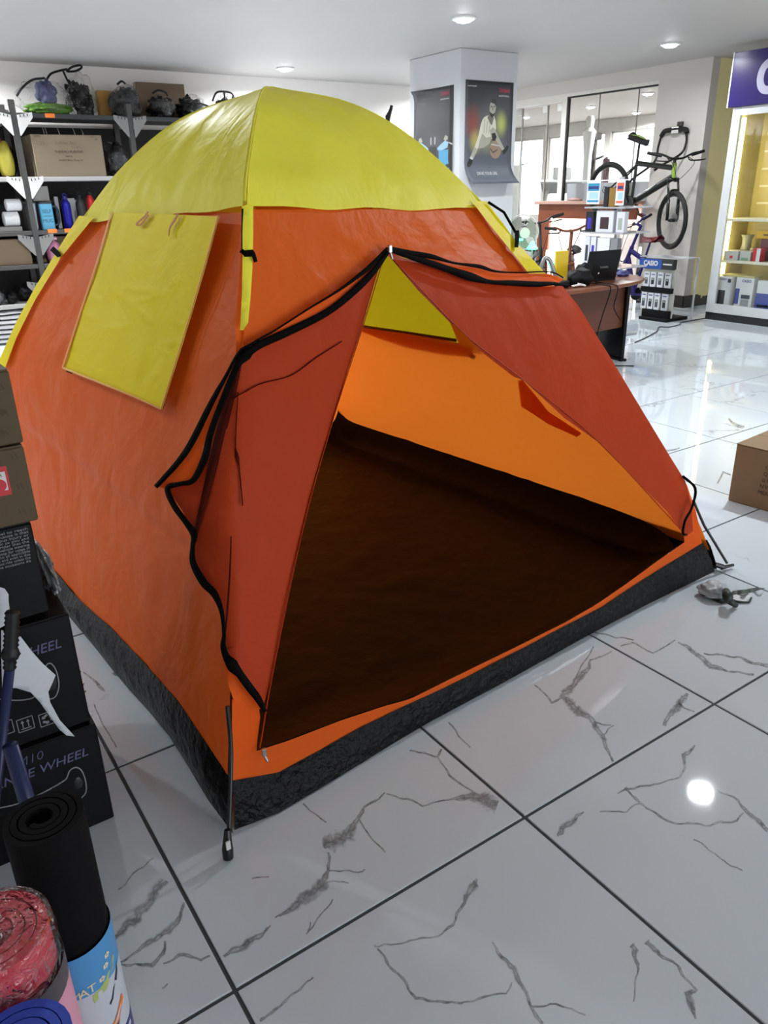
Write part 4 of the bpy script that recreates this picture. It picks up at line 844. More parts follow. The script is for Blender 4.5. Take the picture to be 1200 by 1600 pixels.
p = PX(4, 752, Y=YF - .0058); MB().box((p.x - .03, p.y, p.z), (.085, .0008, .062)).build('sticker', m_redp, c4); MB().box((p.x - .03, p.y - .0006, p.z), (.075, .0008, .040)).build('sticker_panel', m_wp, c4)
MB().lathe([(.001, 0), (.014, 0), (.014, .0006), (.001, .0006)], 20, frame((p.x - .008, p.y - .001, p.z - .008), (1, 0, 0), (0, 0, 1))).build('sticker_logo', m_redp, c4)
text('SKM', .009, frame((p.x - .008, p.y - .0016, p.z + .012), (1, 0, 0), (0, 0, 1)), m_ink, c4)
for x, y in ((31, 760), (34, 799), (22, 714)):
    q = PX(x, y, Y=YF - .0056)
    mm = MB()
    for s in (-.004, .004): mm.add([q + V((s - .003, 0, .006)), q + V((s + .0, 0, .006)), q + V((s + .004, 0, -.006)), q + V((s + .001, 0, -.006))], [(0, 1, 2, 3)])
    mm.build('print_mark', m_ink, c4)
for x, y in ((6, 645), (8, 677), (0, 605)):
    q = PX(x, y, Y=YF - .012); mm = MB()
    for s in (-.004, .004): mm.add([q + V((s - .003, 0, .006)), q + V((s + .0, 0, .006)), q + V((s + .004, 0, -.006)), q + V((s + .001, 0, -.006))], [(0, 1, 2, 3)])
    mm.build('print_mark', m_ink, c5)
# papers hanging in front of the boxes
def sheet(pl, Y0, label, bend):
    def fn(x, y):
        p = PX(x, y, Y=Y0); return p + V((0, -bend(p), 0))
    a = panel(pl, fn, 9); o = a.build('paper_sheet', mat('paper', '#c9ccd2', .6), smooth='all'); md = o.modifiers.new('thickness', 'SOLIDIFY'); md.thickness = .0006
    return tag(o, label, 'paper')
sheet([(2, 985), (33, 996), (50, 1018), (66, 1035), (85, 1051), (79, 1064), (73, 1076), (76, 1092), (92, 1122), (117, 1151), (104, 1149), (92, 1138), (78, 1118), (60, 1092), (46, 1077), (24, 1071), (2, 1072)], .585, 'torn white paper strip hanging down over the black wheel cartons', lambda p: .02 * math.sin(p.z * 18) * .5 + .006)
sheet([(-6, 912), (6, 917), (13, 928), (13, 938), (7, 942), (14, 950), (15, 962), (4, 972), (-6, 978)], .58, 'small crumpled white paper scrap beside the black grip', lambda p: .008 * math.sin(p.z * 60) + .01)
# blue shafts with black ribbed grip
m_bshaft = mat('blue_shaft', '#1d2750', .35); m_grip = mat('black_rubber', '#101112', .5)
t = thing('kick_scooter_bar', 'blue shaft with black ribbed rubber grip leaning on the boxes', 'handle', (-.30, .45, 0))
g0, g1, g2 = PX(20, 955, Y=.47), PX(15, 1046, Y=.46), PX(-12, 1290, Y=.42)
q = [g0.lerp(g1, k / 26) for k in range(27)]; MB().tube(q, [.0125 + (.0028 if k % 2 else 0) + (.004 if k in (18, 19, 20) else 0) - (.002 if k > 21 else 0) for k in range(27)], 14).build('grip', m_grip, t, smooth='all')
e = (g2 - g1).normalized(); k = (.004 - g1.z) / e.z; MB().tube([g1, g1 + e * k], .010, 12).build('shaft', m_bshaft, t, smooth='all')
t = thing('blue_tube', 'dark blue plastic tube standing between the black mat and the boxes', 'tube', (-.3, .4, 0)); a, b_ = PX(16, 1165, Y=.34), PX(48, 1270, Y=.33); e = (b_ - a).normalized(); MB().tube([a, a + e * ((.004 - a.z) / e.z)], [.015, .018], 14).build('tube_body', mat('navy_plastic_tube', '#202a55', .3), t, smooth='all')
# rolled mats
def rolled(name, label, x, y, r, h, m, turns=4.5, th=.007, inner=.012, squash=1.0, ang=0, grp='rolled mats at the front'):
    t = thing(name, label, 'mat', (x, y, 0), ang, grp); n_ = int(turns * 26); mb = MB(); ri = []
    for k in range(n_ + 1):
        f_ = k / n_; a = f_ * turns * 2 * math.pi; rr = inner + (r - inner - th) * f_ + .0012 * noise.noise(V((a * .7, x * 9, 1)))
        if f_ > .9: rr = min(rr, r - th)
        c, s = math.cos(a), math.sin(a) * squash; ri.append(((rr + .0006) * c, (rr + .0006) * s)); ri.append(((rr + th) * c, (rr + th) * s))
    for z in (.002, h - .003, h): mb.v += [V((px * (1 if z < h else .998), py, z)) for px, py in ri]
    m_ = len(ri)
    for l in range(2):
        for k in range(n_):
            a = l * m_ + 2 * k; b = a + m_
            mb.f += [(a, a + 2, b + 2, b), (a + 1, b + 1, b + 3, a + 3)]
    for k in range(n_): a = 2 * m_ + 2 * k; mb.f.append((a, a + 2, a + 3, a + 1))
    mb.f += [(0, 1, m_ + 1, m_), (m_, m_ + 1, 2 * m_ + 1, 2 * m_), (m_ - 2, 2 * m_ - 2, 2 * m_ - 1, m_ - 1)]
    mb.build('rolled_sheet', m, t, local=True, smooth=True)
    return t
m_foam = mat('black_foam', '#0a0a0b', .85, spec=.15, bump=.12, bscale=260)
mt = rolled('yoga_mat', 'black rolled exercise mat with a printed blue paper sleeve', -.262, -.01, .0635, .612, m_foam, 3.6, .010, ang=3.6)
R_ = .0648
def slv(z0, z1, m, name, r=R_, a0=-math.pi, a1=math.pi, par=None):
    return MB().grid(lambda u, v: (-.262 + r * math.cos(a0 + (a1 - a0) * u), -.01 + r * math.sin(a0 + (a1 - a0) * u), z0 + (z1 - z0) * v), 40, 2).build(name, m, par or mt, smooth='all')
m_sky = mat('sleeve_sky', '#4a8cc0', .4); m_slw = mat('sleeve_white', '#b9bfc6', .4); m_pur = mat('sleeve_purple', '#3a3878', .4); m_lime = mat('sleeve_lime', '#a3b46a', .5); m_orst = mat('orange_sticker', '#e4702a', .5)
slv(.10, .372, m_slw, 'paper_sleeve'); slv(.285, .374, m_sky, 'sleeve_print', R_ + .0004); slv(.10, .152, m_pur, 'sleeve_print', R_ + .0004)
def wrap(pl, m, name, r=R_ + .0009):
    """flat print around the sleeve: (angle in degrees, height)"""
    mb = MB(); n_ = len(pl); mb.add([(-.262 + r * math.cos(math.radians(a - 23)), -.01 + r * math.sin(math.radians(a - 23)), z) for a, z in pl], [tuple(range(n_))]); return mb.build(name, m, mt)
def wtext(b, a, z, s, m, r=R_ + .0012):
    an = math.radians(a - 23); return text(b, s, frame((-.262 + r * math.cos(an), -.01 + r * math.sin(an), z), (-math.sin(an), math.cos(an), 0), (0, 0, 1)), m, mt)
m_figs = mat('figure_ink', '#1d2230', .5); m_cr = mat('cream_print', '#d6cdb0', .5)
for k, ch in enumerate('YOGA MAT'): wtext(ch, -141 + k * 11.5, .283 + .002 * k, .024, m_cr)
for a, z in ((-34, .318), (-44, .300), (-28, .335)):
    for j in range(5): wrap([(a + 3.4 * math.cos(j * 1.2566) + 2 * math.cos(t_ * .785), z + .0035 * math.sin(j * 1.2566) + .0025 * math.sin(t_ * .785)) for t_ in range(8)], m_cr, 'flower_print', R_ + .0010)
wrap([(-62, .262), (-40, .272), (-22, .295), (-14, .315), (-17, .318), (-28, .302), (-45, .288), (-62, .280)], m_lime, 'swoosh_print')
for pl in ([(-24, .268), (-16, .282), (-10, .296), (-12, .278), (-20, .262)], [(-40, .232), (-34, .238), (-30, .25), (-24, .262), (-29, .258), (-36, .242), (-42, .236)], [(-78, .184), (-72, .20), (-60, .206), (-56, .198), (-64, .192), (-70, .184)], [(-70, .162), (-62, .164), (-56, .186), (-63, .180), (-68, .172)], [(-46, .166), (-36, .170), (-30, .182), (-38, .180)]): wrap(pl, m_figs, 'figure_print')
wrap([(-55, .176), (-36, .196), (-16, .224), (-14, .212), (-32, .182), (-50, .164)], m_orst, 'price_sticker', R_ + .0016)
for a in (-60, -36, -12): wrap([(a - 6, .112), (a + 6, .112), (a + 6, .142), (a - 6, .142)], m_slw, 'badge_print'); wtext('YAN'[(a + 60) // 24], a, .127, .016, m_pur, R_ + .0018)
q = PX(-14, 1462, T=1.0); pm = rolled('yoga_mat', 'pink rolled mat wrapped in glossy clear film with a grey band', q.x, q.y, .074, q.z, mat('pink_foam', '#c4354a', .55, bump=.1, bscale=200), 3.4, .013)
MB().lathe([(.0755, .03), (.0765, q.z * .5), (.0765, q.z - .02), (.074, q.z + .004), (.05, q.z + .008), (.02, q.z + .004), (.001, q.z + .006)], 40, M.Translation((q.x, q.y, 0)), cap=False).build('film_wrap', film('mat_film', '#fff0f0', .10, .1, 1.0, 30), pm, smooth='all')
MB().lathe([(.0772, q.z - .105), (.0776, q.z - .065)], 36, M.Translation((q.x, q.y, 0)), cap=False).build('grey_band', mat('band_grey', '#4c4448', .4), pm, smooth='all')
MB().lathe([(.0768, .1), (.0768, q.z - .106)], 36, M.Translation((q.x, q.y, 0)), cap=False).build('pale_sleeve', mat('pale_pink', '#d894a8', .4), pm, smooth='all')
q = PX(34, 1636, T=.905); rolled('yoga_mat', 'royal blue rolled mat nearest the viewer', q.x, q.y, .066, q.z, mat('blue_foam', '#2a48b4', .55, bump=.1, bscale=200), 3.6, .011, ang=1)
# ================================================================== POSTERS on the column
def glow_mat(name, base, blobs, rough=.55):
    m = bpy.data.materials.new(name); m.use_nodes = True; N = m.node_tree.nodes; L = m.node_tree.links; b = N['Principled BSDF']; b.inputs['Roughness'].default_value = rough
    uv = N.new('ShaderNodeUVMap'); sp = N.new('ShaderNodeSeparateXYZ'); L.new(uv.outputs[0], sp.inputs[0])
    g = N.new('ShaderNodeMix'); g.data_type = 'RGBA'; g.inputs['A'].default_value = lin(base[1]); g.inputs['B'].default_value = lin(base[0]); L.new(sp.outputs[1], g.inputs['Factor']); cur = g.outputs['Result']
    for (u, v, rx, ry, c, a) in blobs:
        mp = N.new('ShaderNodeMapping'); mp.inputs['Location'].default_value = (-u / rx, -v / ry, 0); mp.inputs['Scale'].default_value = (1 / rx, 1 / ry, 0); L.new(uv.outputs[0], mp.inputs[0])
        ln = N.new('ShaderNodeVectorMath'); ln.operation = 'LENGTH'; L.new(mp.outputs[0], ln.inputs[0])
        mr = N.new('ShaderNodeMapRange'); mr.interpolation_type = 'SMOOTHSTEP'; mr.inputs[1].default_value = 0; mr.inputs[2].default_value = 1; mr.inputs[3].default_value = a; mr.inputs[4].default_value = 0; L.new(ln.outputs['Value'], mr.inputs[0])
        x = N.new('ShaderNodeMix'); x.data_type = 'RGBA'; L.new(mr.outputs[0], x.inputs['Factor']); L.new(cur, x.inputs['A']); x.inputs['B'].default_value = lin(c); cur = x.outputs['Result']
    L.new(cur, b.inputs['Base Color']); return m
def poster(label, fn, m, nz):
    mb = MB().grid(fn, 10, 24); o = mb.build('poster', m, smooth='all'); uvl = o.data.uv_layers.new(name='UVMap')
    for p in o.data.polygons:
        for li in p.loop_indices:
            vi = o.data.loops[li].vertex_index; uvl.data[li].uv = ((vi % 11) / 10, (vi // 11) / 24)
    md = o.modifiers.new('thickness', 'SOLIDIFY'); md.thickness = .001; md.offset = -1
    return tag(o, label, 'poster', 'sports posters on the column')
m_pgrey = mat('print_grey', '#9c9a8c', .4); m_plight = mat('print_light', '#c6c4b2', .4); m_pdark = mat('print_dark', '#2a2a28', .4); m_pskin = mat('print_skin', '#6b655a', .4); m_pred = mat('print_red', '#b0304c', .4); m_pball = mat('print_ball', '#8d7866', .4); m_pblue = mat('print_blue', '#4e93b8', .4); m_pblue2 = mat('print_pale_blue', '#8db4c6', .4); m_pwh = mat('print_white', '#b8bab8', .4)
# right poster faces the viewer: hangs on the -Y side of the column, foot curls outward
PRX0, PRX1, PRZ1, PRZ0 = 5.612, 6.295, 2.543, 1.53
def prf(u, v):
    z = PRZ0 + (PRZ1 - PRZ0) * v; c = max(0, .22 - v) / .22; return V((PRX0 + (PRX1 - PRX0) * u + .05 * c * c, cy0 - .006 - .11 * c * c - .004 * math.sin(u * 9) * (1 - v), z))
pR = poster('dark basketball player poster with curling foot on the column side facing the shop', prf, glow_mat('poster_court', ('#2c2c2d', '#565c66'), [(.5, .55, .5, .35, '#6a6c66', .7), (.16, .60, .22, .24, '#8a3a2a', .75), (.76, .60, .16, .17, '#b9bf58', .75), (.22, .42, .18, .16, '#b7a94e', .7), (.45, .40, .28, .14, '#8d8b6c', .55)]), 1)
def art(fn, par, pl, m, off, name='print', nrm_=(0, -1, 0)):
    """flat printed shape on a poster: (u, v) points"""
    mb = panel([(a * 100, b * 100) for a, b in pl], lambda x, y: fn(x / 100, y / 100) + V(nrm_) * off, 12); return mb.build(name, m, par)
def A(pl, m, off=.0012, name='player_print'): return art(prf, pR, pl, m, off, name)
# player: crouching drive, figure printed in grey (u right, v up)
A([(.36, .635), (.40, .66), (.47, .675), (.53, .69), (.60, .675), (.64, .62), (.655, .55), (.63, .50), (.60, .455), (.52, .44), (.42, .455), (.36, .50), (.335, .56)], m_plight)
A([(.46, .655), (.52, .60), (.56, .58), (.60, .655), (.57, .69), (.50, .69)], m_pskin, .0016)
A([(.50, .72), (.50, .755), (.51, .79), (.54, .81), (.60, .81), (.63, .79), (.635, .75), (.62, .71), (.58, .68), (.53, .685)], m_pgrey, .0018, 'head_print')
A([(.53, .80), (.535, .825), (.58, .835), (.635, .825), (.645, .785), (.63, .765), (.60, .79), (.55, .795)], m_pdark, .0022, 'hair_print')
A([(.505, .715), (.53, .70), (.58, .69), (.62, .71), (.60, .675), (.55, .655), (.51, .685)], m_pdark, .0022, 'beard_print')
A([(.36, .635), (.32, .58), (.29, .50), (.25, .43), (.20, .36), (.255, .335), (.33, .42), (.37, .50), (.40, .56)], m_plight, .0014)
A([(.20, .37), (.15, .31), (.10, .25), (.14, .225), (.20, .27), (.27, .34)], m_pgrey, .0016)
A([(.10, .255), (.06, .21), (.04, .175), (.09, .165), (.14, .19), (.17, .235), (.14, .25)], m_pdark, .002, 'shoe_print')
A([(.11, .265), (.13, .235), (.18, .245), (.15, .275)], m_pwh, .0022, 'shoe_print')
A([(.36, .50), (.45, .46), (.55, .47), (.60, .50), (.52, .40), (.40, .36), (.28, .35), (.30, .42)], m_pgrey, .0015)
A([(.52, .53), (.58, .565), (.64, .54), (.72, .46), (.80, .39), (.855, .345), (.82, .315), (.76, .36), (.68, .42), (.61, .47), (.54, .48)], m_pgrey, .002)
A([(.56, .50), (.63, .51), (.67, .47), (.64, .43), (.58, .43)], m_pdark, .0024)
A([(.80, .335), (.84, .35), (.90, .385), (.94, .375), (.92, .35), (.88, .32), (.83, .29)], m_pdark, .0024, 'shoe_print')
A([(.655 + .125 * math.cos(k * .524) + .0, .345 + .095 * math.sin(k * .524)) for k in range(12)], m_pball, .0018, 'ball_print')
A([(.54, .36), (.60, .32), (.66, .335), (.70, .35), (.70, .342), (.66, .325), (.60, .308), (.535, .35)], m_pdark, .0022, 'ball_print'); A([(.56, .39), (.62, .385), (.70, .38), (.76, .37), (.76, .377), (.70, .388), (.62, .395), (.56, .40)], m_pwh, .0022, 'ball_print')
A([(.525, .765), (.55, .77), (.55, .757), (.527, .755)], m_pdark, .0024, 'face_print'); A([(.585, .77), (.61, .765), (.61, .755), (.585, .757)], m_pdark, .0024, 'face_print'); A([(.56, .76), (.57, .76), (.58, .73), (.555, .73)], m_pskin, .0024, 'face_print')
for k_ in range(3): A([(.40 + .06 * k_, .64 - .02 * k_), (.415 + .06 * k_, .64 - .02 * k_), (.40 + .05 * k_, .50), (.385 + .05 * k_, .50)], m_pgrey, .0017, 'fold_print')
def ptext(fn, par, b, u, v, s, m, nrm_, wdt=None, xdir=None):
    p, q = fn(u, v), fn(u, v + .01); return text(b, s, frame(p + V(nrm_) * .008, fn(u + .01, v) - p, q - p), m, par, width=wdt, bold=.0004, extrude=.0002)
ptext(prf, pR, 'TARMAK', .80, .915, .058, m_pred, (0, -1, 0), .165); ptext(prf, pR, 'BASKETBALL', .79, .865, .022, m_pwh, (0, -1, 0), .15); ptext(prf, pR, 'basketball', .125, .945, .02, m_pwh, (0, -1, 0), .12)
ptext(prf, pR, 'DRIVE YOUR DREAM', .47, .10, .05, m_pwh, (0, -.6, .2), .36)
PLY0, PLY1 = 6.87, 6.161
def plf(u, v):
    c = max(0, v - .90) / .10 * max(0, .6 - u) / .6; return V((cx0 - .006 - .05 * c * c - .006 * math.sin(v * 5), PLY0 + (PLY1 - PLY0) * u, 1.47 + (2.503 - 1.47) * v))
pL = poster('dark sports poster with pale blue kit on the shaded side of the column', plf, glow_mat('poster_kit', ('#38383c', '#2c2624'), [(.5, .45, .5, .2, '#4e5459', .6), (.5, .78, .7, .25, '#4a474c', .6)]), -1)
def B(pl, m, off=.0012, name='kit_print'): return art(plf, pL, pl, m, off, name, (-1, 0, 0))
for s in (0, 1):
    x = lambda a: a if not s else 1.02 - a
    B([(x(.12), .47), (x(.20), .49), (x(.30), .46), (x(.40), .42), (x(.38), .40), (x(.26), .40), (x(.14), .42)], m_pblue2)
    B([(x(.12), .40), (x(.36), .40), (x(.35), .24), (x(.34), .18), (x(.08), .18), (x(.12), .30)], m_pblue)
    for k in range(3): B([(x(.09), .215 - .035 * k), (x(.35), .215 - .035 * k), (x(.35), .208 - .035 * k), (x(.09), .208 - .035 * k)], m_pblue2, .0018)
    B([(x(.14), .53), (x(.20), .54), (x(.24), .50), (x(.19), .485), (x(.13), .50)], m_pgrey, .0016); B([(x(0.02), .455), (x(.12), .475), (x(.12), .465), (x(.02), .44)], m_pwh, .0018)
    B([(x(.47), .53), (x(.445), .53), (x(.45), .46), (x(.47), .46)], m_pwh, .0016)
B([(.40, .44), (.60, .44), (.58, .10), (.42, .10)], m_pdark, .0014)
ptext(plf, pL, 'TARMAK', .80, .93, .058, m_pred, (-1, 0, 0), .165); ptext(plf, pL, 'BASKETBALL', .80, .882, .02, m_pwh, (-1, 0, 0), .15)
# ================================================================== DISPLAY FRIDGE with purple header
FX = 8.03; FY0, FY1 = 2.95, 4.485
m_al = mat('white_alu', '#cfd1d2', .35); m_fin = mat('cream_metal', '#b9ab72', .4, var=.06, vscale=4); m_fblk = mat('fridge_black', '#26282a', .35); m_shelfw = mat('white_shelf', '#d9d6c4', .4)
fr = thing('display_fridge', 'tall white framed display cabinet with lit shelves and a purple header', 'cabinet', (8.33, 3.7, 0))
MB().b2((FX + .01, FY0, 0), (8.64, FY1, .085)).build('plinth', m_fblk, fr, bevel=.003)
MB().b2((FX + .03, FY1 - .02, .085), (8.64, FY1, 2.22)).build('side_wall', m_fblk, fr); MB().b2((FX + .03, FY0, .085), (8.64, FY0 + .02, 2.22)).build('side_wall', m_fblk, fr)
MB().b2((FX + .06, FY1 - .026, .1), (8.60, FY1 - .021, 2.19)).build('side_lining', m_fin, fr); MB().b2((8.60, FY0 + .02, .1), (8.63, FY1 - .021, 2.2)).build('back_lining', m_fin, fr)
MB().b2((FX + .04, FY0 + .02, .10), (8.60, FY1 - .026, .17)).build('floor_shelf', m_shelfw, fr); MB().b2((FX + .03, FY0, 2.19), (8.64, FY1, 2.22)).build('top_panel', m_al, fr)
f = MB(); f.b2((FX, FY1 - .10, .085), (FX + .035, FY1, 2.225)); f.build('stile', m_al, fr, bevel=.004); MB().b2((FX, FY0, .085), (FX + .035, FY0 + .1, 2.225)).build('stile', m_al, fr, bevel=.004)
MB().b2((FX, FY0 + .1, 2.145), (FX + .034, FY1 - .1, 2.225)).build('top_rail', m_al, fr); MB().b2((FX, FY0 + .1, .085), (FX + .034, FY1 - .1, .185)).build('bottom_rail', m_al, fr)
MB().b2((FX + .012, FY0 + .1, .185), (FX + .018, FY1 - .1, 2.145)).build('glass_pane', m_glass, fr)
for z in (1.10, .655): MB().b2((FX + .07, FY0 + .03, z - .018), (8.59, FY1 - .03, z + .012)).build('shelf', m_shelfw, fr, bevel=.003)
for k in range(5): MB().b2((8.585, FY0 + .1, 1.25 + .18 * k), (8.60, FY1 - .1, 1.27 + .18 * k)).build('shelf_rail', m_shelfw, fr)
m_led = mat('warm_led', '#fff6c8', .5, emit='#fff2b4', es=16)
MB().b2((8.20, FY1 - .05, .70), (8.225, FY1 - .028, 2.13)).build('led_strip', m_led, fr)
MB().b2((8.20, FY1 - .05, .50), (8.225, FY1 - .028, .63)).build('led_strip', m_led, fr)
m_pu = mat('purple_sign', '#2c1f62', .25)
sg = MB().b2((FX - .03, FY0, 2.228), (FX + .05, FY1 + .045, 2.74)).build('header_sign', m_pu, fr, bevel=.003)
MB().b2((FX - .032, FY1 + .045, 2.225), (FX + .05, FY1 + .06, 2.745)).build('sign_edge', m_al, sg)
def stroke(pts, w_, x, m, name, par):
    """block letter stroke lying on the sign: (y, z) points"""
    sp = spline([V((0, a, b)) for a, b in pts], 6); mb = MB(); 
    for i, p in enumerate(sp):
        a, c = sp[max(0, i - 1)], sp[min(len(sp) - 1, i + 1)]; t = (c - a).normalized(); n_ = V((0, -t.z, t.y)) * w_ / 2; mb.v += [V((x, *(p + n_).yz)), V((x, *(p - n_).yz))]
    mb.f = [(2 * i, 2 * i + 1, 2 * i + 3, 2 * i + 2) for i in range(len(sp) - 1)]; return mb.build(name, m, par)
m_let = mat('sign_letter', '#b9b5cc', .4)
stroke([(3.80, 2.61), (4.08, 2.61), (4.16, 2.585), (4.195, 2.52), (4.195, 2.44), (4.16, 2.375), (4.08, 2.35), (3.80, 2.35)], .075, FX - .0315, m_let, 'letter', sg)
stroke([(3.72, 2.34), (3.60, 2.62), (3.48, 2.34)], .075, FX - .0315, m_let, 'letter', sg)
# items in the cabinet
m_bxw = mat('pack_white', '#d2d4d8', .4); m_bxb = mat('pack_black', '#23252a', .4); m_bxu = mat('pack_blue', '#39489a', .4); m_ink2 = mat('pack_ink', '#2c3472', .5)
FR = lambda o, X_: frame(o, (0, -1, 0), (0, 0, 1))
def xtext(b, y, z, s, X_, m, par, **k): return text(b, s, frame((X_ - .0012, y, z), (0, -1, 0), (0, 0, 1)), m, par, **k)
def pack(label, y0, y1, z0, h, x0, d, prints, m=None):
    t = thing('calculator_box', label, 'box', (x0 + d / 2, (y0 + y1) / 2, z0), 0, 'boxes in the lit cabinet'); MB().b2((x0, y0, z0 + .001), (x0 + d, y1, z0 + h)).build('box_body', m or m_bxw, t, bevel=.002)
    for (a, b_, c, e, mm) in prints:
        MB().b2((x0 - .001, y1 - (y1 - y0) * b_, z0 + h * c), (x0 - .0002, y1 - (y1 - y0) * a, z0 + h * e)).build('print', mm, t)
    return t
p1 = pack('white and black calculator box lettered CASIO at the cabinet corner', 4.245, 4.415, .172, .315, 8.10, .14, [(.1, .62, .02, .52, m_bxb), (.7, .95, .80, .93, m_bxb)]); xtext('CASIO', 4.355, .172 + .285, .032, 8.10, m_ink2, p1, bold=.001)
p2 = pack('white and blue calculator box lettered CASIO beside the corner box', 3.985, 4.20, .172, .315, 8.12, .10, [(.04, .26, .08, .62, m_bxu), (.38, .88, .28, .42, mat('pack_dark', '#30404a', .4)), (.38, .85, .02, .26, mat('pack_grey', '#8c9299', .4)), (-.0, .04, .02, .60, m_bxb)]); xtext('CASIO', 4.075, .172 + .28, .04, 8.12, m_ink2, p2, bold=.001)
p3 = pack('white over blue box at the frame edge in the cabinet', 3.70, 3.94, .172, .30, 8.12, .1, [(.0, 1, .0, .55, m_bxu), (.1, .9, .05, .14, m_bxw)])
pack('yellow lidded lamp box lying behind the CASIO boxes', 4.0, 4.40, .488, .02, 8.14, .16, [], mat('pale_yellow', '#b8b075', .5))
zz = .668
pack('white and red carton lying on the middle cabinet shelf', 4.225, 4.40, zz, .10, 8.11, .2, [(.45, .65, .2, .5, m_redp)], mat('pack_pale', '#b8bab8', .4))
pack('pale green and white tub box on the middle cabinet shelf', 4.07, 4.20, zz, .10, 8.11, .14, [(.15, .8, .05, .35, mat('pack_green', '#7e9a7a', .5))], mat('pack_pale', '#b8bab8', .4))
pack('red and white upright box on the middle cabinet shelf', 3.96, 4.05, zz, .14, 8.11, .1, [(.5, 1, 0, 1, m_bxw)], m_redp)
pack('dark red box stacked behind the red and white box', 3.80, 4.06, zz, .23, 8.25, .2, [], mat('pack_maroon', '#5d2a35', .5))
pack('bright yellow box topping the dark red box', 3.86, 4.12, zz + .232, .08, 8.25, .16, [(.3, .6, .4, .6, m_ink)], mat('pack_yellow', '#d3a91c', .5))
t = thing('glass_vase', 'clear ribbed glass vase standing behind the white and red carton', 'vase', (8.42, 4.33, zz), 0)
MB().lathe([(.002, 0), (.075, 0), (.07, .06), (.05, .16), (.055, .22), (.075, .26)], 20, M.Translation((8.42, 4.33, zz))).build('vase_body', mat('ribbed_glass', '#c8cabc', .15, transm=.6, bump=.3, bscale=60), t, smooth=True)
t = thing('glass_bowl', 'clear glass bowl on the middle shelf under the yellow box', 'bowl', (8.30, 4.155, zz + .101), 0)
MB().lathe([(.002, 0), (.04, 0), (.07, .05), (.065, .1), (.05, .13)], 20, M.Translation((8.34, 4.165, zz))).build('bowl_body', mat('ribbed_glass', '#c8cabc', .15), t, smooth=True)
